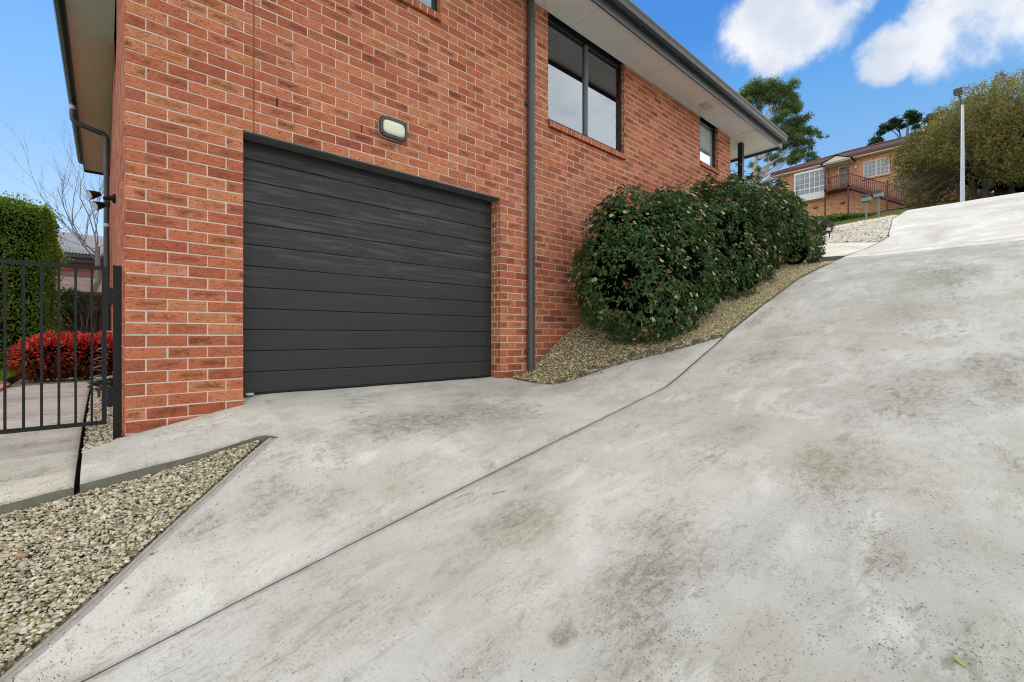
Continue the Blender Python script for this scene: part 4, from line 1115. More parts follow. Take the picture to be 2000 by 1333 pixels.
viburnum((8.2,3.4,.8), [((7.35,3.40,1.45),(1.1,.62,1.05)),((7.7,3.40,1.45),(1.15,.62,1.12)),((8.6,3.35,1.75),(1.05,.62,1.12)),((7.9,3.2,1.05),(1.1,.5,.7))], 7000, 22,
         'tall flowering shrub in the middle of the row against the brick wall', 460, fl_)
viburnum((10.3,3.3,1.5), [((10.1,3.30,2.10),(.95,.62,.98)),((10.75,3.15,1.95),(.62,.50,.72)),((10.2,3.0,1.75),(.8,.42,.55))], 3200, 23,
         'flowering shrub farthest up the bank beside the entry path', 190, fl_)

def hedge(name, loc, label, cat, ells=None, box=None, n=9000, L=(.03, .05), cols=None, seed=1, mat='leaf', up=.4, parent=None, floor=None, amp=.08, corek=.86, w=None, f=5., fname='foliage', aspect=.55, inner=.2):
    rg = np.random.default_rng(seed)
    t = parent or thing(name, loc, label, cat)
    if box:
        x0, x1, y0, y1, z0, z1 = box; P = []; N = []
        S = [((y1-y0)*(z1-z0), 0), ((x1-x0)*(z1-z0), 1), ((x1-x0)*(y1-y0), 2)]; tot = sum(a for a, _ in S)
        for a, ax in S:
            m = int(n*a/tot); p = np.stack([rg.uniform(x0, x1, m), rg.uniform(y0, y1, m), rg.uniform(z0, z1, m)], -1); sg = np.where(rg.random(m) < .5, 0, 1)
            if ax == 2: sg[:] = 1
            lim = ((x0, x1), (y0, y1), (z0, z1))[ax]; p[:, ax] = np.where(sg, lim[1], lim[0])
            nn = np.zeros((m, 3)); nn[:, ax] = sg*2-1; P.append(p); N.append(nn)
        P = np.concatenate(P); N = np.concatenate(N)
        c = np.array([(x0+x1)/2, (y0+y1)/2, (z0+z1)/2]); e = np.abs((P-c)/np.array([(x1-x0)/2, (y1-y0)/2, (z1-z0)/2]))
        rnd = np.clip(np.sort(e, 1)[:, 1]-.72, 0, 1)
        P = P-(P-c)*rnd[:, None]*.16
        P = P+N*(amp*vnoise(P, f, seed)-inner*rg.random(len(P))**2+np.where(rg.random(len(P)) < .09, rg.uniform(.02, .17, len(P)), 0))[:, None]
    else:
        P, N = shell(rg, ells, n, amp, f, seed, inner, floor)
    n = len(P)
    tn = vnoise(P, 3., seed+3)[:, None]
    col = pick(rg, cols, n, w, .22)*(1+.22*tn)
    A = N*.7+rdir(rg, n)*.9+np.array([0,0,up]); Ls = rg.uniform(L[0], L[1], n)
    V, F, C = leaves(P, A, N+rdir(rg, n)*.7, Ls, Ls*aspect, np.clip(col, .003, 1))
    fast(fname, V, F, M[mat], t, False, {'tint': ('FLOAT_COLOR', C)})
    if corek:
        if box:
            k = .13; MB().box(x0+k, x1-k, y0+k, y1-k, z0, z1-k, .12).build('shade_core', M['core'], t)  # near-black block stands in for shade inside the hedge
        else: core(ells, corek, 'shade_core', t, seed=seed)
    return t
# ------------------------------------------------------------------ side yard
hedge('tall_hedge', (-1.6,12.6,-.75), 'tall clipped green hedge behind the gate and lawn', 'hedge', box=(-2.75,-.71,12.0,13.0,-.75,2.46), n=76000, L=(.026,.055),
      cols=[(.16,.26,.055),(.23,.33,.075),(.10,.18,.035),(.32,.38,.10),(.05,.09,.022)], w=[4,3,3,1,2], seed=31, mat='leaf_thin', amp=.09, inner=.2, aspect=.6)
nand = thing('red_shrub', (-.42,9.15,-.62), 'low rounded shrub with bright crimson leaves behind the gate bars', 'shrub')
rg = np.random.default_rng(33)
NE = [((-.53,9.2,-.30),(.35,.33,.28)),((-.18,9.25,-.28),(.38,.33,.28)),((.0,9.6,-.2),(.1,.2,.3)),((-.72,9.15,-.33),(.25,.3,.25))]
P, N = shell(rg, NE, 6000, .16, 7., 3, .45, lambda x, y: x*0-.6); n = len(P)
zz = np.clip((P[:, 2]+.55)/.6, 0, 1)
top = pick(rg, [(.70,.045,.07),(.50,.03,.065),(.80,.13,.11),(.60,.16,.04),(.74,.32,.20),(.30,.02,.03)], n, [4,3,2,1,1.5,2], .2); lowc = pick(rg, [(.20,.05,.02),(.13,.045,.02),(.07,.05,.015),(.26,.10,.02)], n, None, .25)
col = np.where((rg.random(n) < zz*1.35-.1)[:, None], top, lowc)
A = N+rdir(rg, n)*.6+np.array([0,0,-.15]); L = rg.uniform(.05, .085, n)
V, F, C = leaves(P, A, N+rdir(rg, n)*.4+np.array([0,0,.4]), L, L*.36, col, .1, .1)
fast('foliage', V, F, M['leaf_thin'], nand, False, {'tint': ('FLOAT_COLOR', C)}); core(NE, .76, 'shade_core', nand, seed=5)

YL = [(-.93,5.8),(-.93,7.95),(-1.0,8.6),(-1.05,11.8),(-4.5,11.8),(-4.5,5.8)]
yh = lambda x, y: np.asarray(x, float)*0-.60
slab('side_lawn', YL, yh, M['lawn'], M['terrain'], .4, .2)
grass('grass', YL, yh, 22000, .05, 12, 'small patch of lawn beside the side path behind the gate', (.07,.14,.015), (.19,.30,.05))
be = thing('brick_edging', (-.93,8.0,-.6), 'row of red clay pavers edging the small lawn behind the gate', 'edging')
for k in range(7):
    y = 7.2+k*.235
    x = -.905-.012*max(0, k-3)**2
    MB().box(x-.05, x+.05, y, y+.225, -.66, -.585+.004*(k % 2), .004).build('paver', M['paver'], be)
GBD = [(-.9,8.15),(.098,8.2),(.098,12.5),(-.95,12.5)]
slab('garden_bed', GBD, lambda x, y: np.asarray(x)*0-.635, M['bed'], M['bed'], .4, .1)
# hose: coil, spiral riser and tap at the wall
hs = thing('garden_hose', (-.02,7.3,-.6), 'coil of dark green garden hose lying on the pebbles by the wall', 'hose')
mb = MB(); rn = random.Random(8); pts = []
for k in range(170):
    a = k*.26; r = .105+.03*math.sin(a*.37)+rn.uniform(-.006, .006)
    pts.append((-.005+r*math.cos(a)*1.0, 7.0+r*math.sin(a)*.8, -.585+.0009*k*.55+.022*math.sin(a*.9)+.0))
mb.tube(pts, .0085, 6); mb.build('hose_coil', M['hose'], hs)
pts = []
for k in range(90):
    q = k/89; a = q*2*PI*4.5
    r = .075*(1-.5*q)
    pts.append((-.055+.05*q+r*math.cos(a), 6.95+.2*q+r*math.sin(a), -.52+.46*q))
MB().tube(pts, .0065, 6).build('hose_riser', M['alu'], hs)
tp = thing('garden_tap', (.06,7.3,.0), 'outdoor tap with orange hose connectors beside the side downpipe', 'tap')
MB().tube([(.10,7.2,.05),(.02,7.2,.05),(-.005,7.2,.02)], .011, 8).build('pipe', M['brass'], tp)
MB().tube([(-.005,7.2,.03),(-.005,7.2,-.02)], .019, 10).build('connector', M['palegrey'], tp)
MB().tube([(-.005,7.2,-.021),(-.005,7.2,-.055)], .021, 10).build('coupling', M['orange'], tp)
MB().tube([(-.005,7.2,-.056),(-.006,7.2,-.12)], [.017,.012], 10).build('nozzle', M['palegrey'], tp)
st = thing('timber_peg', (-.04,6.35,-.63), 'short dark peg standing in the pebble strip below the hose', 'peg')
MB().box(-.055,-.03,6.34,6.365,-.66,-.56).box(-.07,-.015,6.335,6.37,-.562,-.53).build('peg', M['stick'], st)
# dark paling fence
pf = thing('paling_fence', (-.4,13.6,-.7), 'dark weathered paling fence at the back of the side yard', 'fence')
mb = MB(); rn = random.Random(5); x = -1.9
while x < .9:
    hgt = .90+rn.uniform(-.015, .015); mb.box(x, x+.098, 13.62+rn.uniform(0, .006), 13.64, -.75, hgt); x += .102
mb.build('palings', M['darkpaling'], pf)
MB().box(-1.9, .9, 13.645, 13.70, .5, .58).box(-1.9, .9, 13.645, 13.70, -.4, -.32).build('rail', M['darkpaling'], pf)
# shed with corrugated roof
sh = thing('garden_shed', (-.4,20.5,-.8), 'red weatherboard shed with grey corrugated roof beyond the paling fence', 'shed')
mb = MB()
for k in range(19):
    z = -.8+k*.17; mb.prism([(20.0, z), (19.975, z), (19.995, z+.175), (20.0, z+.175)], 0, -1.9, 1.6)
mb.box(-1.9, 1.6, 20.002, 24.5, -.8, 2.45); mb.build('wall', M['wboard'], sh)
xs = np.linspace(-2.1, 1.8, 313); V = []; F = []
for (y, z) in ((19.72,2.60),(22.2,3.62),(24.7,2.60)):
    for x in xs: V.append((x, y, z+.017*math.sin(x*2*PI/.076)))
nx = len(xs); F = [(j*nx+i, j*nx+i+1, (j+1)*nx+i+1, (j+1)*nx+i) for j in range(2) for i in range(nx-1)]
fast('roof', V, F, M['zinc'], sh, True)
MB().box(-2.1, 1.8, 19.62, 19.72, 2.46, 2.56).build('gutter', M['monument'], sh)
MB().box(-2.1, 1.8, 19.723, 19.75, 2.32, 2.55).build('fascia', M['monument'], sh)
lt = thing('lean_to', (-.3,17.3,-.8), 'low lean-to with rusty brown sheet roof between shed and paling fence', 'lean-to')
MB().add([(-1.6,16.4,1.16),(1.2,16.4,1.16),(1.2,19.3,1.95),(-1.6,19.3,1.95)], [(0,1,2,3)]).build('roof', M['rust'], lt)
MB().box(-1.6, 1.2, 16.36, 16.40, 1.04, 1.17).build('gutter', M['monument'], lt)
MB().box(-1.5, 1.1, 16.5, 16.55, -.8, 1.13).build('wall', M['wboard'], lt)
# bare trees
def branch(mb, p, d, L, r, depth, rn, spread=.55, up=.12):
    pts = [Vector(p)]; d = Vector(d).normalized(); n = 4
    rs = [r]
    for i in range(n):
        d = (d+Vector((rn.gauss(0, .13), rn.gauss(0, .13), rn.gauss(up*.4, .09)))).normalized(); pts.append(pts[-1]+d*L/n); rs.append(r*(1-.62*(i+1)/n))
    mb.tube(pts, [q*.72 for q in rs], 5 if depth < 2 else 3, False)
    if depth <= 0: return
    for k in range(rn.randint(3, 4) if depth > 1 else rn.randint(3, 5)):
        i = rn.randint(1, n); dd = (d+Vector((rn.gauss(0, spread), rn.gauss(0, spread), rn.gauss(up, spread*.55)))).normalized()
        branch(mb, pts[i], dd, L*rn.uniform(.5, .78), rs[i]*.72, depth-1, rn, spread, up)
bt = thing('bare_tree', (-.25,17.9,-.8), 'leafless tree with thin upright branches behind the side yard', 'tree')
rn = random.Random(16); mb = MB()
mb.tube([(-.12,17.9,-.8),(-.13,17.9,1.0),(-.15,17.9,2.6)], [.085,.07,.055], 8); mb.build('trunk', M['twig'], bt)
mb = MB()
for (dx, dz, L, r) in ((-.55,1.1,2.2,.03),(-.22,1.3,2.3,.032),(.05,1.3,2.2,.03),(-.9,.95,2.0,.026),(.35,1.2,1.7,.022),(-.6,.55,1.5,.02),(.5,.35,1.2,.018),(-.8,.25,1.3,.016)):
    branch(mb, (-.15,17.9,2.3+rn.uniform(-.4, .3)), (dx, rn.uniform(-.25, .25), dz), L, r, 3 if L > 1.6 else 2, rn, .42, .15)
mb.build('branches', M['twig'], bt)
bs = thing('bare_shrub', (-.15,12.6,-.65), 'thin leafless shrub in front of the dark paling fence', 'shrub')
mb = MB(); rn = random.Random(26)
for k in range(6): branch(mb, (-.2+rn.uniform(-.1, .1), 12.6, -.65), (rn.uniform(-.5, .4), rn.uniform(-.2, .1), 1.1), 1.15, .012, 2, rn, .6, .1)
mb.build('branches', M['twig'], bs)
hedge('fern_leaved_shrub', (-.5,12.9,.2), 'blue-green drooping shrub poking out beside the hedge', 'shrub', ells=[((-.52,12.6,.75),(.22,.2,.18)),((-.36,12.6,.62),(.18,.15,.10))], n=500, L=(.06,.13), cols=[(.06,.12,.07),(.04,.09,.05)], seed=35, corek=0, up=-.4, amp=.2, aspect=.15)

# ------------------------------------------------------------------ near the upper driveway
mail_x = [((21.82,3.95), 'left of the two grey letterboxes, the lower one, on the lawn edge'), ((22.17,3.64), 'right of the two grey letterboxes, the taller one nearer the driveway')]
for i, ((x, y), lab) in enumerate(mail_x):
    zb = float(lh(x, y)); zt = zb+(.98, 1.06)[i]
    m = thing('letterbox', (x, y, zb), lab, 'letterbox', 'letterboxes on the lawn edge')
    MB().box(x-.025, x+.025, y-.025, y+.025, zb-.2, zt-.26).build('post', M['greybox'], m)
    # curved-top box, long axis across the drive
    poly = [(y-.17, zt-.26), (y+.17, zt-.26), (y+.17, zt-.09)]+[(y+.19*math.cos(R(a)), zt-.09+.09*math.sin(R(a))) for a in range(10, 180, 20)]+[(y-.17, zt-.09)]
    MB().prism([(y-.14, zt-.26), (y+.14, zt-.26), (y+.14, zt-.088), (y-.14, zt-.088)], 0, x-.13, x+.13).build('box', M['greybox'], m)
    MB().prism([(y-.155, zt-.087)]+[(y+.155*math.cos(R(a)), zt-.087+.087*math.sin(R(a))) for a in range(180, -1, -15)], 0, x-.15, x+.14).build('lid', M['monument'], m)
    MB().box(x-.134, x-.1305, y-.10, y+.10, zt-.13, zt-.11).build('slot', M['black'], m)
sp = thing('spike_light', (15.43,3.64,2.80), 'small black garden spike light standing in the white pebbles', 'garden light')
z = float(gh(15.43, 3.64))
MB().tube([(15.43,3.64,z-.05),(15.43,3.64,z+.17)], .014, 8).build('stake', M['black'], sp)
hd = MB().tube([(15.50,3.64,z+.22),(15.43,3.64,z+.23),(15.35,3.64,z+.24)], [.05,.07,.08], 14).build('head', M['black'], sp)
MB().tube([(15.349,3.64,z+.24),(15.345,3.64,z+.24)], .062, 14).build('lens', M['palegrey'], hd)
hedge('spreading_groundcover', (24.3,6.2,5.2), 'low spreading dark green shrub mounded on the front lawn', 'shrub', ells=[((24.5,7.0,5.15),(1.0,1.1,.42)),((24.5,5.6,5.08),(.9,1.2,.32)),((24.8,4.7,5.08),(.7,.9,.22))], n=7000, L=(.05,.10), cols=[(.05,.10,.015),(.08,.14,.02),(.10,.15,.03)], seed=41, up=.6)
hedge('yellow_flowers', (21.4,5.9,4.6), 'small clump of bright yellow flowers at the lawn corner', 'flowers', ells=[((21.3,5.85,4.62),(.28,.26,.18))], n=900, L=(.05,.08), cols=[(.80,.66,.02),(.70,.60,.03),(.15,.22,.03)], w=[4,3,2], seed=42, corek=.6)
hedge('lavender_bush', (17.0,4.4,3.3), 'small grey-green spiky bush on the white pebbles past the shrubs', 'shrub', ells=[((16.95,4.25,3.42),(.34,.32,.22)),((16.9,4.6,3.45),(.36,.3,.24))], n=1800, L=(.07,.14), cols=[(.09,.10,.08),(.055,.07,.05),(.14,.14,.13)], seed=43, up=.9, aspect=.12, corek=.6)

# street lamp
LX, LY, LZ = 35.8, 2.16, 6.4
stl = thing('street_lamp', (LX, LY, LZ), 'slim pale grey street lamp pole with dark boxy head', 'street lamp')
MB().tube([(LX,LY,LZ-.5),(LX,LY,7.5),(LX,LY,12.95)], [.105,.10,.062], 14).build('pole', M['galv'], stl)
MB().tube([(LX,LY,12.94),(LX-.03,LY+.05,13.1),(LX-.08,LY+.14,13.6)], [.035,.032,.03], 8).build('arm', M['monument'], stl)
h = MB().box(LX-.34, LX+.06, LY-.02, LY+.36, 13.56, 13.86, .05).build('lamp_head', M['monument'], stl)
MB().box(LX-.30, LX+.02, LY+.02, LY+.32, 13.545, 13.5615).build('lens', M['palegrey'], h)

# ------------------------------------------------------------------ house across the street (facade faces -x)
FX = 52.
fh = thing('neighbour_house', (FX, 11, 11.3), 'tan brick house on the hill with dark tiled roof, bay window and red timber stairs', 'house')
EZ = 16.50; YR, YL_ = 1.9, 17.0
MB().box(FX, FX+9, YR, YL_-.45, 10.3, EZ+.1).build('wall', M['fbrick'], fh)
rp = math.tan(R(21.5)); zr = EZ+.28; xo = FX-.6; dpt = 10.2
mb = MB().add([(xo,YR-.6,zr),(xo,YL_+.15,zr),(xo+dpt,YL_+.15,zr),(xo+dpt,YR-.6,zr),(xo+dpt/2,YR+4,zr+dpt/2*rp),(xo+dpt/2,YL_-4.8,zr+dpt/2*rp)], [(0,1,5,4),(1,2,5),(2,3,4,5),(3,0,4)])
rf = mb.build('roof', M['tile'], fh)
MB().tube([(xo+dpt/2,YR+4,zr+dpt/2*rp+.03),(xo+dpt/2,YL_-4.8,zr+dpt/2*rp+.03)], .12, 8).tube([(xo,YL_+.15,zr+.03),(xo+dpt/2,YL_-4.8,zr+dpt/2*rp+.03)], .11, 8).build('ridge_cap', M['redtrim'], rf)
MB().box(xo-.10, xo, YR-.7, YL_+.25, EZ+.06, EZ+.30).build('gutter', M['redtrim'], fh)
MB().box(xo+.001, FX, YR-.6, YL_+.15, EZ-.06, EZ+.05).build('eaves', M['creamtrim'], fh)
def fwin(y0, y1, z0, z1, cols, rows, name='window', x=FX, split=None, mat='creamtrim', blind=0):
    b = .07
    f = MB().box(x-.06, x+.02, y0, y0+b, z0, z1).box(x-.06, x+.02, y1-b, y1, z0, z1).box(x-.06, x+.02, y0+b, y1-b, z0, z0+b).box(x-.06, x+.02, y0+b, y1-b, z1-b, z1)
    if split: f.box(x-.055, x+.02, (y0+y1)/2-.045, (y0+y1)/2+.045, z0+b, z1-b)
    fo = f.build(name, M[mat], fh)
    MB().box(x-.02, x+.01, y0+b, y1-b, z0+b, z1-b).build('pane', M['fglass'], fo)
    g = MB(); m = .016
    for i in range(1, cols):
        y = y0+(y1-y0)*i/cols
        if split and i*2 == cols: continue
        g.box(x-.035, x-.021, y-m, y+m, z0+b, z1-b)
    for j in range(1, rows):
        z = z0+(z1-z0)*j/rows; g.box(x-.034, x-.022, y0+b, y1-b, z-m, z+m)
    g.build('glazing_bar', M[mat], fo)
    if blind: MB().box(x-.0215, x-.0202, y0+b, y1-b, z1-(z1-z0)*blind, z1-b).build('blind', M['blind'], fo)
    return fo
w1 = fwin(7.76, 9.62, 14.47, 15.96, 6, 4, split=True, blind=.0)
MB().box(FX-.0215, FX-.0202, 7.83, 8.63, 15.55, 15.89).build('blind', M['fblind'], w1)
MB().box(FX-.12, FX, 7.6, 9.75, 14.34, 14.46).build('sill', M['fbrick'], w1)
# bay window
BX = FX-.62
bay = MB()
bay.box(BX, FX+.02, 12.42, 15.10, 13.32, 13.95)
bay.box(BX-.02, FX, 12.40, 15.12, 16.02, 16.20)
for y in (12.42, 15.0): bay.box(BX, BX+.12, y, y+.1, 13.95, 16.02)
bo = bay.build('bay_window', M['whitep'], fh)
MB().box(BX+.04, BX+.05, 12.52, 15.0, 13.95, 16.02).build('pane', M['fglass'], bo)
MB().box(BX+.036, BX+.0395, 12.52, 15.0, 15.42, 16.02).build('blind', M['fblind'], bo)
g = MB()
for i in range(0, 7):
    y = 12.52+2.48*i/6; m = .04 if i == 3 else .02; g.box(BX+.02, BX+.0355, y-m, y+m, 13.95, 16.02)
for j in range(0, 5):
    z = 13.95+2.07*j/4; m = .05 if j == 1 else .02; g.box(BX+.019, BX+.0350, 12.52, 15.0, z-m, z+m)
g.build('glazing_bar', M['whitep'], bo)
MB().box(BX+.13, FX-.02, 12.428, 12.432, 13.95, 16.02).build('side_pane', M['fglass'], bo)
g = MB()
for i in range(1, 3): g.box(BX+.12+.48*i/3-.02, BX+.12+.48*i/3+.02, 12.405, 12.427, 13.95, 16.02)
for j in range(1, 4): g.box(BX+.12, FX, 12.404, 12.4265, 13.95+2.07*j/4-.02, 13.95+2.07*j/4+.02)
for j in range(5): g.box(BX+.02, FX, 12.40, 12.418, 13.36+j*.12, 13.465+j*.12)
g.build('side_glazing_bar', M['whitep'], bo)
# door with lattice screen
d = MB().box(FX-.07, FX+.01, 10.72, 10.80, 13.9, 16.03).box(FX-.07, FX+.01, 11.48, 11.56, 13.9, 16.03).box(FX-.07, FX+.01, 10.80, 11.48, 15.95, 16.03)
do = d.build('front_door', M['creamtrim'], fh)
MB().box(FX-.02, FX+.01, 10.80, 11.48, 13.9, 15.95).build('door_leaf', M['screen'], do)
g = MB()
for k in range(-14, 7):
    for s_ in (1, -1):
        y0 = 10.80; 
        pts = []
        for q in (0, .68):
            z = 13.9+(k+14)*.15+(q if s_ > 0 else .68-q)*1.0-.6
            pts.append((FX-.035, y0+q, z))
        if min(pts[0][2], pts[1][2]) > 13.9 and max(pts[0][2], pts[1][2]) < 15.95: g.bar(pts[0], pts[1], .016, .016, (1,0,0))
g.build('lattice', M['creamtrim'], do)
# porch: deck, posts, gable, rails, stairs
DX = FX-1.35
DK = 13.86
MB().box(DX, FX, 10.45, 12.38, DK-.22, DK).build('deck', M['redtimber'], fh)
for y in (12.30, 10.50):
    MB().box(DX, DX+.11, y-.055, y+.055, 11.0, 16.2).build('post', M['redtimber'], fh)
MB().box(DX, DX+.11, 7.66, 7.78, 10.6, 13.55).build('post', M['redtimber'], fh)
gz = 16.24
MB().prism([(10.30, gz), (12.50, gz), (11.40, gz+.46)], 0, DX-.13, DX-.06).build('gable', M['creamtrim'], fh)
MB().add([(DX-.22,10.14,gz-.02),(DX-.22,11.40,gz+.55),(FX+1.4,11.40,gz+.55),(FX+1.4,10.14,gz-.02),(DX-.22,12.66,gz-.02),(FX+1.4,12.66,gz-.02)], [(0,1,2,3),(1,4,5,2)]).build('porch_roof', M['redtrim'], fh)
MB().box(DX-.05, FX, 10.32, 12.48, gz-.10, gz-.02).build('porch_ceiling', M['creamtrim'], fh)
ra = MB().box(DX+.02, DX+.08, 10.56, 12.24, DK+.98, DK+1.06).box(DX+.03, DX+.07, 10.56, 12.24, DK+.08, DK+.14).build('railing', M['redtimber'], fh)
for k in range(11): MB().box(DX+.03, DX+.07, 10.66+k*.143, 10.70+k*.143, DK+.141, DK+.979).build('baluster', M['redtimber'], ra)
S0, S1 = (10.44, DK-.05), (5.7, 10.95)
sta = MB().bar((DX+.05, S0[0], S0[1]-.12), (DX+.05, S1[0], S1[1]-.12), .07, .30, (0,0,1)).build('stairs', M['redtimber'], fh)
MB().bar((FX-.35, S0[0], S0[1]-.12), (FX-.35, S1[0], S1[1]-.12), .07, .30).build('stringer', M['redtimber'], sta)
for k in range(16):
    q = (k+.5)/16; y = S0[0]+(S1[0]-S0[0])*q; z = S0[1]+(S1[1]-S0[1])*q
    MB().box(DX+.09, FX-.39, y-.14, y+.14, z-.06, z-.02).build('tread', M['redtimber'], sta)
hr = MB().bar((DX+.05, S0[0], S0[1]+1.06), (DX+.05, S1[0], S1[1]+1.06), .07, .08).bar((DX+.05, S0[0], S0[1]+.15), (DX+.05, S1[0], S1[1]+.15), .05, .06).build('handrail', M['redtimber'], fh)
for k in range(32):
    q = (k+.5)/32; y = S0[0]+(S1[0]-S0[0])*q; z = S0[1]+(S1[1]-S0[1])*q
    MB().box(DX+.03, DX+.07, y-.022, y+.022, z+.12, z+1.03).build('baluster', M['redtimber'], hr)
MB().box(DX, DX+.1, 5.62, 5.72, 10.2, 12.1).build('newel_post', M['redtimber'], fh)
wl = MB().tube([(FX-.005,10.18,15.50),(FX-.14,10.18,15.50)], .03, 8).ball((FX-.16,10.18,15.66), (.09,.09,.14), 2)
wl.build('porch_light', M['whitep'], fh)
for (y, z, lab) in ((11.2,12.63,'round terracotta wall pot under the timber deck'), (13.42,12.66,'round terracotta wall pot under the bay window')):
    p_ = thing('wall_pot', (FX-.02, y, z), lab, 'pot', 'terracotta pots on the neighbour wall')
    V = []; 
    mb = MB(); loft(mb, [[(FX-.005-.0*q, y, z) for q in range(16)]]+[[(FX-.005-r*abs(math.sin(PI*q/15)), y+r*1.25*math.cos(PI*q/15), z+h_) for q in range(16)] for r, h_ in ((.10,-.15),(.17,-.07),(.185,.03),(.15,.09))], False, True, True)
    mb.build('bowl', M['terracotta'], p_)
rc = thing('red_pot_plant', (DX+.35,12.0,DK), 'bright red plant pot with dark stems on the far end of the timber deck', 'pot plant')
MB().tube([(DX+.3,12.0,DK),(DX+.3,12.0,DK+.34)], [.13,.18], 12).build('pot', M['orange'], rc)
rn = random.Random(2); mb = MB()
for k in range(5): branch(mb, (DX+.3,12.0,DK+.3), (rn.uniform(-.3,.3),rn.uniform(-.3,.3),1), .6, .02, 1, rn)
mb.build('stems', M['core'], rc)

# grey paling fence on the right
pf2 = thing('paling_fence', (50.3,.2,10.5), 'weathered grey paling fence beyond the street at the right edge', 'fence')
MB().box(50.3, 50.33, -6, 1.35, 9.8, 11.85).build('palings', M['paling'], pf2)
MB().box(50.22, 50.30, -6, 1.35, 11.0, 11.1).build('rail', M['paling'], pf2)

# ------------------------------------------------------------------ trees
def canopy(t, clumps, n, L, cols, seed, w=None, aspect=.4, droop=-.2, mat='leaf', fill=1., flat=.75, name='crown'):
    """leaves through the volume of many small clumps, lighter to the top of each"""
    rg = np.random.default_rng(seed); Ps = []; Ns = []; Cs = []
    wt = np.array([r**2 for *_, r in clumps]); wt /= wt.sum()
    for (x, y, z, r), q in zip(clumps, wt):
        m = max(6, int(n*q)); d = rdir(rg, m); rad = rg.random(m)**(.45)*r*fill
        k = 1+.3*vnoise(d*2, 2., seed+int(x*7))
        p = np.array([x, y, z])+d*(rad*k)[:, None]*np.array([1,1,flat])
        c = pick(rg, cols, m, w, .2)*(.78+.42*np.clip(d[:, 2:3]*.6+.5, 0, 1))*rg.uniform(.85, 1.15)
        Ps.append(p); Ns.append(d); Cs.append(c)
    P = np.concatenate(Ps); N = np.concatenate(Ns); C_ = np.concatenate(Cs); n = len(P)
    A = rdir(rg, n)+np.array([0,0,droop]); Ls = rg.uniform(L*.7, L*1.3, n)
    V, F, C = leaves(P, A, N+rdir(rg, n), Ls, Ls*aspect, np.clip(C_, .004, 1))
    return fast(name, V, F, M[mat], t, False, {'tint': ('FLOAT_COLOR', C)})
EUC = [(54.5,21.0,27.6,14),(55.4,20.2,28.0,14),(56.3,19.4,28.4,14),(57.1,18.6,28.1,13),(57.9,17.9,28.1,13),(58.6,17.4,27.0,12),(58.7,17.3,25.9,10),(57.8,18.1,26.7,12),(56.9,18.8,27.2,12),(55.6,20.0,27.0,10),(54.8,20.7,26.4,9),
       (57.8,18.1,25.6,11),(57.1,18.6,24.9,10),(56.5,19.2,24.1,11),(58.4,17.5,24.4,12),(59.1,16.9,24.1,9),(58.2,17.7,23.3,13),(57.3,18.5,23.1,13),(56.5,19.2,22.9,9),(59.2,16.8,23.1,9),(59.9,16.2,23.5,6),(60.5,15.6,23.6,5),(60.8,15.3,23.2,4),
       (58.9,17.1,22.1,12),(59.5,16.5,22.2,8),(57.8,18.1,21.8,12),(59.1,16.9,20.9,11),(60.0,16.1,20.8,7),(60.4,15.7,20.3,6),(60.8,15.3,20.2,4),(58.4,17.5,20.3,9),(57.3,18.5,20.6,7),(56.5,19.2,20.9,6),(53.6,21.8,26.6,12),(54.2,21.3,25.4,9),(53.4,22,24.6,11),(55.2,20.4,19.6,7)]
EUC = [(x, y, z, r*.056) for x, y, z, r in EUC]
gt = thing('gum_tree', (55.2,20.2,11.5), 'tall gum tree with pale trunk and blue-green crown behind the roof end', 'tree')
mb = MB().tube([(54.9,20.3,10.5),(54.9,20.3,17.5),(55.4,20.0,21.0),(56.0,19.6,24.5)], [.42,.34,.24,.14], 10)
mb.tube([(53.9,21.2,10.5),(53.9,21.2,18.0),(53.8,21.6,22),(54.4,21.1,26)], [.28,.22,.15,.07], 8); mb.build('trunk', M['gum'], gt)
mb = MB(); rn = random.Random(9)
for (x, y, z, r) in EUC:
    if rn.random() < .8:
        s0 = Vector((54.9+rn.uniform(0, .8), 20.2-rn.uniform(0, .5), max(15.8, min(z-2.2, 22)-rn.uniform(.3, 1.8)))); e = Vector((x, y, z)); md = s0.lerp(e, .5)+Vector((rn.uniform(-.4, .4), rn.uniform(-.4, .4), rn.uniform(-.5, .25)))
        mb.tube([s0, md, e], [.11, .075, .03], 5, False)
for k in range(12):
    s0 = Vector((55.0, 20.2, rn.uniform(15.5, 18))); e = s0+Vector((rn.uniform(.8, 3.4), -rn.uniform(.5, 3.0), rn.uniform(1.2, 3.2))); mb.tube([s0, s0.lerp(e, .5)+Vector((0, 0, -.2)), e], [.06, .045, .02], 4, False)
mb.build('branches', M['gum'], gt)
EU2 = EUC+[(x+rn.gauss(0, .5), y+rn.gauss(0, .5), z+rn.gauss(-.2, .5), r*.85) for x, y, z, r in EUC for _ in range(3)]
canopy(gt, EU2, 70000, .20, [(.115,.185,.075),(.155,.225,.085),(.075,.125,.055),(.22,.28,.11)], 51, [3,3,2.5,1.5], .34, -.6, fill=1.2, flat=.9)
dt = thing('dark_tree', (64,18,13), 'rounded dark evergreen tree low behind the neighbour roof, left side', 'tree')
MB().tube([(65.5,20.5,12),(65.5,20.5,20)], [.3,.2], 8).build('trunk', M['bark'], dt)
canopy(dt, [(66.5+rn.uniform(-1,1), 20.2-k*.55+rn.uniform(-.3,.3), 20.6+rn.uniform(-.8,.9)-abs(k-3)*.25, 1.25) for k in range(-2, 8)]+[(66.5, 20.2-k*.7, 18.9, 1.3) for k in range(-3, 8)], 9000, .28, [(.022,.042,.022),(.035,.06,.028),(.05,.075,.03)], 52, None, .5, -.1)
ot = thing('olive_shrub_tree', (48,24,11), 'olive green bushes beyond the porch post', 'tree')
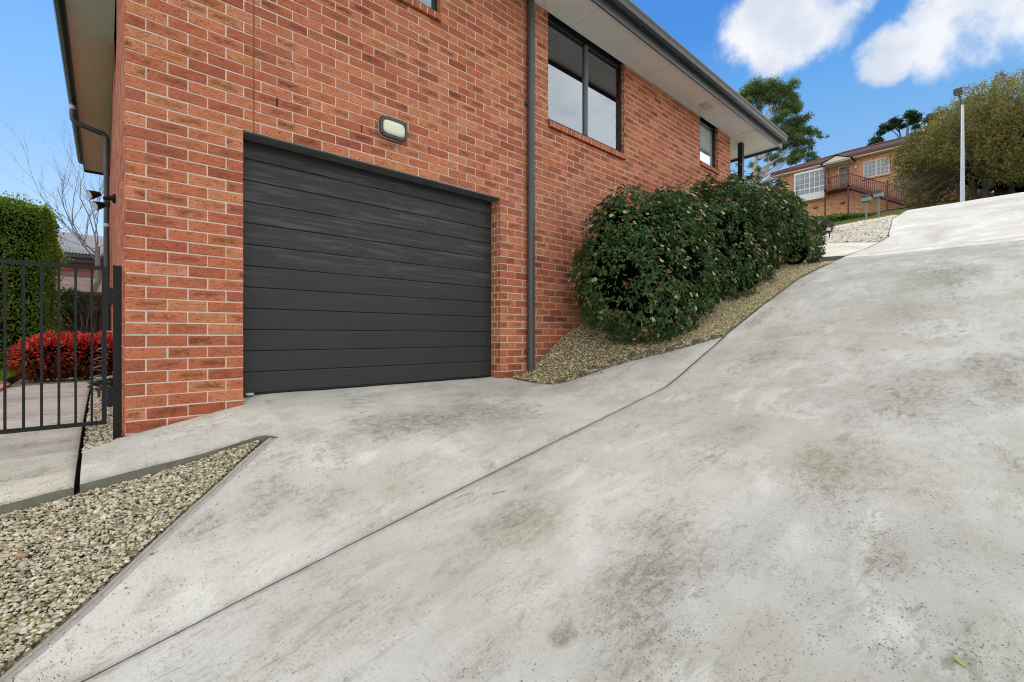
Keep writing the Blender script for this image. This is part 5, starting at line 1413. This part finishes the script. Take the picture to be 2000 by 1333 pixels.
MB().tube([(47,20.5,9.5),(47,20.5,13)], [.15,.1], 8).build('trunk', M['bark'], ot)
canopy(ot, [(47+rn.uniform(-1,1), 17.6+k*.62+rn.uniform(-.3,.3), 14.6+rn.uniform(-.6,.7), .85) for k in range(9)]+[(49, 19.8+k*.6, 16.2+rn.uniform(-.5,.9), .8) for k in range(6)], 7000, .20, [(.05,.075,.03),(.075,.10,.03),(.11,.13,.03)], 53, None, .5)
BTC = [(83.9,12.1,30.1,6),(84.8,11.4,31.1,7),(85.7,10.5,31.6,8),(86.4,9.9,31.4,8),(87.2,9.2,31.4,7),(88.0,8.4,31.6,6),(88.6,7.9,31.8,5),(86.4,9.9,30.1,5),(85.6,10.6,28.9,5),(82.8,13.1,29.4,7),(82.1,13.7,28.3,8),(81.6,14.2,27.2,8),(83.4,12.6,30.5,6),(81.2,14.5,26.7,7),(82.5,13.3,27.0,8),(83.5,12.5,26.6,7),(87.5,9,28.6,6),(88.4,8.2,29.4,7)]
BTC = [(x+rn.gauss(0, .5), y+rn.gauss(0, .5), z+rn.gauss(0, .4)-.35*k, r*.095) for x, y, z, r in BTC for k in range(2)]
pt = thing('spreading_tree', (85,11,16), 'dark flat-topped spreading tree rising behind the neighbour roof', 'tree')
MB().tube([(85.5,10.8,14),(85.3,10.9,24),(85.2,11,27)], [.4,.28,.18], 8).build('trunk', M['bark'], pt)
mb = MB()
for (x, y, z, r) in BTC[::2]: mb.tube([(85.2,11,25.5+rn.uniform(-1,1)),((85.2+x)/2, (11+y)/2, z-1.0), (x, y, z-.1)], [.10,.07,.03], 4, False)
mb.build('branches', M['bark'], pt)
canopy(pt, BTC, 15000, .28, [(.03,.065,.03),(.045,.085,.03),(.02,.045,.025)], 54, None, .4, -.2, flat=.62)
rt_ = thing('roofline_trees', (75,17,15), 'dark treetop just showing over the neighbour roof ridge', 'tree')
MB().tube([(76,16.2,14),(76,16.2,23)], [.3,.2], 6).build('trunk', M['bark'], rt_)
canopy(rt_, [(76+rn.uniform(-1,1), 13.9+k*.7, 24.0-abs(k-1)*.42+rn.uniform(-.25,.25), .8) for k in range(-1, 6)], 2600, .3, [(.03,.055,.03),(.05,.08,.03)], 55)

# golden weeping tree
gw = thing('weeping_tree', (46.1,1.0,9.5), 'huge domed weeping tree with olive gold leaves behind the street lamp', 'tree')
fwv = np.array([.667,.745,0]); rtv = np.array([.745,-.667,0]); upv = np.array([0,0,1.])
C0 = np.array([46.1,1.0,9.4]); AR, AD, AH = 7.3, 3.8, 8.35
mb = MB(); rn = random.Random(71)
for k in range(5):
    b = C0+rtv*rn.uniform(-2.4, 1.0)+fwv*rn.uniform(-.6, .6)
    e = b+rtv*rn.uniform(-2.2, 2.2)+upv*rn.uniform(4.5, 6.5); mb.tube([tuple(b-upv*.9), tuple(b*.5+e*.5+rtv*rn.uniform(-.4,.4)), tuple(e)], [.20,.14,.07], 7)
mb.build('trunk', M['bark'], gw)
rg = np.random.default_rng(72)
ns = 4600
d = rdir(rg, ns); d[:, 2] = np.abs(d[:, 2]); d[:, 2] *= 1-.13*np.sin(PI*np.clip(-d[:, 0], 0, 1))
amp = 1+.07*vnoise(d*3, 2.2, 73)+.05*vnoise(d*9, 2., 74)
rad = amp*(1-.40*rg.random(ns)**2.0)
# profile: the left flank falls in a long slope, the right side stays full
st0 = C0+(rtv[None]*(d[:, :1]*AR)+fwv[None]*(d[:, 1:2]*AD)+upv[None]*(d[:, 2:]*AH))*rad[:, None]
Ps = []; As = []; Ns = []; Cs = []
ln = rg.uniform(.7, 2.0, ns)
k = 24
outw = rtv[None]*(d[:, :1]*AR)+fwv[None]*(d[:, 1:2]*AD); outw /= np.linalg.norm(outw, axis=1, keepdims=True)+1e-6
basec = pick(rg, [(.245,.21,.055),(.18,.20,.05),(.28,.21,.062),(.30,.205,.07),(.135,.165,.038),(.23,.14,.055)], ns, [4,5,2.5,1.5,4,1.5], .2)
mixn = np.clip(.5+.8*vnoise(st0, .6, 75), 0, 1)[:, None]
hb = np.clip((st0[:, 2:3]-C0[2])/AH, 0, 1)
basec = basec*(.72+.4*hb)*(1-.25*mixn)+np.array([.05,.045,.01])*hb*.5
for j in range(k):
    q = (j+rg.random(ns))/k
    p = st0+outw*(q*.55*ln*.6)[:, None]-upv*(q*ln)[:, None]+upv*(.25*np.sin(q*2.5)*ln*.5)[:, None]+rg.normal(0, .10, (ns, 3))
    ok = p[:, 2] > C0[2]+.55+.7*np.clip(vnoise(p, .9, 76), -.5, 1)+2.8*np.clip(-((p-C0)@rtv)/AR-.38, 0, 1)
    ok &= rg.random(ns) < .93
    p = p[ok]; m = len(p)
    Ps.append(p); As.append(rdir(rg, m)*.8+np.array([0,0,-.7])); Ns.append(rdir(rg, m)); Cs.append(basec[ok]*rg.uniform(.7, 1.3, (m, 1)))
P = np.concatenate(Ps); m = len(P); Ls = rg.uniform(.10, .20, m)
V, F, C = leaves(P, np.concatenate(As), np.concatenate(Ns), Ls, Ls*.5, np.clip(np.concatenate(Cs), .004, 1))
core([((46.3,.9,12.6),(3.4,3.4,3.6)),((45.6,1.6,12.0),(3.0,2.4,2.2)),((46.8,-.6,11.6),(3.4,3.2,2.6))], .68, 'inner_shade', gw, seed=3)
fast('crown', V, F, M['leaf'], gw, False, {'tint': ('FLOAT_COLOR', C)})
mb = MB(); rn = random.Random(77)
for i in range(0, ns, 4):
    a = Vector(C0+(st0[i]-C0)*.35+upv*2.0); b = Vector(st0[i]); mb.tube([a, a.lerp(b, .6)+Vector((0,0,.35)), b], [.035,.022,.01], 3, False)
mb.build('branches', M['bark'], gw)

# ------------------------------------------------------------------ litter on the slab
def ground_pt(x, y): return float(hX(x))
def flat_leaf(x, y, L, rz, lab, mat):
    z = ground_pt(x, y)+.004; c, s_ = math.cos(rz), math.sin(rz); sl = (ground_pt(x+.1, y)-ground_pt(x-.1, y))/.2
    V = []
    for u, v, h in ((-.5,0,0),(-.2,.16,.006),(.15,.15,.008),(.5,0,.004),(.15,-.15,.010),(-.2,-.16,.007)):
        xx, yy = (u*c-v*s_)*L, (u*s_+v*c)*L; V.append((x+xx, y+yy, z+h*L*8+sl*xx))
    return tag(MB().add(V, [(0,1,2,3),(0,3,4,5)], True).build('fallen_leaf', mat), lab, 'leaf')
flat_leaf(1.89, .12, .045, .9, 'single pale green leaf lying on the driveway at the lower right', M['deadleaf'])
tw = MB().tube([(1.80,2.20,ground_pt(1.80,0)+.005),(1.83,2.17,ground_pt(1.83,0)+.010),(1.87,2.15,ground_pt(1.87,0)+.005)], .0018, 5)
tag(tw.build('twig', M['stick']), 'thin curved twig on the driveway just below the joint', 'twig')

# ------------------------------------------------------------------ light, sky, camera
SE, SR = R(36), R(3)
sdir = Vector((math.sin(SR)*math.cos(SE), math.cos(SR)*math.cos(SE), math.sin(SE)))
ld = bpy.data.lights.new('sun', 'SUN'); ld.energy = 3.2; ld.angle = R(.5); ld.color = (1, .95, .87)
lo = bpy.data.objects.new('sun', ld); COL.objects.link(lo); lo.rotation_euler = (-sdir).to_track_quat('-Z', 'Y').to_euler()
w = bpy.data.worlds.new('World'); sc.world = w; w.use_nodes = True
nt = w.node_tree; nt.nodes.clear()
t = Nt.__new__(Nt); t.t = nt; t.out = nt.nodes.new('ShaderNodeOutputWorld')
sky = nt.nodes.new('ShaderNodeTexSky'); sky.sky_type = 'NISHITA'; sky.sun_disc = False; sky.sun_elevation = SE; sky.sun_rotation = SR
sky.air_density = 1.0; sky.dust_density = .25; sky.ozone_density = 1.6; sky.altitude = 60
D = nt.nodes.new('ShaderNodeTexCoord').outputs['Generated']
nd = nt.nodes.new('ShaderNodeVectorMath'); nd.operation = 'NORMALIZE'; nt.links.new(D, nd.inputs[0]); D = nd.outputs[0]
dx, dy, dz = t.xyz(D)
zc = t.math('MAXIMUM', dz, .06)
cp = t.comb(t.math('DIVIDE', dx, zc), t.math('DIVIDE', dy, zc), 0.)
cn = t.noise(cp, 1.15, 7, .58, .25)
def lobe(v, a, b):
    v = Vector(v).normalized(); nd = nt.nodes.new('ShaderNodeVectorMath'); nd.operation = 'DOT_PRODUCT'; nt.links.new(D, nd.inputs[0]); nd.inputs[1].default_value = v
    return t.step(nd.outputs['Value'], math.cos(R(b)), math.cos(R(a)))
# a bright broken cloud deck over the street side and overhead, open blue over the house
deck = t.step(t.math('SUBTRACT', t.math('SUBTRACT', t.math('MULTIPLY', dz, .9), t.math('MULTIPLY', dy, 1.6)), t.math('SUBTRACT', t.math('MULTIPLY', dx, .27), t.math('MULTIPLY', t.math('MAXIMUM', t.math('MULTIPLY', dx, -1.), 0.), .8))), .06, .5)  # unseen cloud also stretched towards -x to brighten the side wall
puffs = t.math('MAXIMUM', lobe((1.145,.318,.745), 2, 9), t.math('MAXIMUM', lobe((1.295,.195,.63), .5, 4), lobe((1.43,.06,.73), 2, 8)))
fn = t.noise(D, 6.5, 9, .60, .12)
pm = t.step(t.math('ADD', t.math('MULTIPLY', puffs, .46), t.math('MULTIPLY', fn, 1.05)), .75, .97)
cov = t.math('MULTIPLY', deck, t.step(cn, .22, .52))
cshade = t.mix(t.step(t.noise(D, 5., 5), .3, .7), (13.2, 13.2, 13.1), (18.6, 18.2, 17.4))
skyc = t.mix(1., sky.outputs[0], (1.02, 1.30, 1.62), 'MULTIPLY')
grad = t.ramp(dz, [(0, (.68,.80,.93)), (.15, (.52,.70,.94)), (.22, (.42,.64,.94)), (.32, (.25,.53,.93)), (.43, (.15,.45,.92)), (.52, (.065,.30,.84)), (1, (.03,.16,.60))])
skyc = t.mix(.78, skyc, t.mix(1., grad, (10., 10., 10.), 'MULTIPLY'))
col = t.mix(t.math('MULTIPLY', cov, .95), skyc, cshade)
pcol = t.mix(t.step(t.noise(D, 9., 5), .35, .65), (7.4, 7.9, 8.8), (10., 10., 10.2))
col = t.mix(t.math('MULTIPLY', pm, .93), col, pcol)
bg = nt.nodes.new('ShaderNodeBackground'); bg.inputs['Strength'].default_value = .10
nt.links.new(col, bg.inputs[0]); nt.links.new(bg.outputs[0], t.out.inputs[0])

cam = bpy.data.cameras.new('camera'); co = bpy.data.objects.new('camera', cam); COL.objects.link(co)
th = math.atan(993/889)
f = Vector((math.cos(th), math.sin(th), 0)); r = Vector((math.sin(th), -math.cos(th), 0)); u = Vector((0,0,1))
co.matrix_world = Matrix(((r.x, u.x, -f.x, 0), (r.y, u.y, -f.y, 0), (r.z, u.z, -f.z, 0), (0,0,0,1)))
cam.sensor_width = 36; cam.lens = 889/2000*36; cam.shift_y = -(666.5-657)/2000; cam.clip_start = .02; cam.clip_end = 3000
sc.camera = co
sc.view_settings.view_transform = 'Standard'; sc.view_settings.look = 'None'; sc.view_settings.exposure = 0; sc.view_settings.gamma = 1
sc.render.engine = 'CYCLES'
sc.cycles.use_denoising = True
sc.cycles.pixel_filter_type = 'BLACKMAN_HARRIS'; sc.cycles.filter_width = 1.05
sc.cycles.adaptive_threshold = .02
sc.cycles.max_bounces = 7; sc.cycles.transparent_max_bounces = 12
sc.render.film_transparent = False
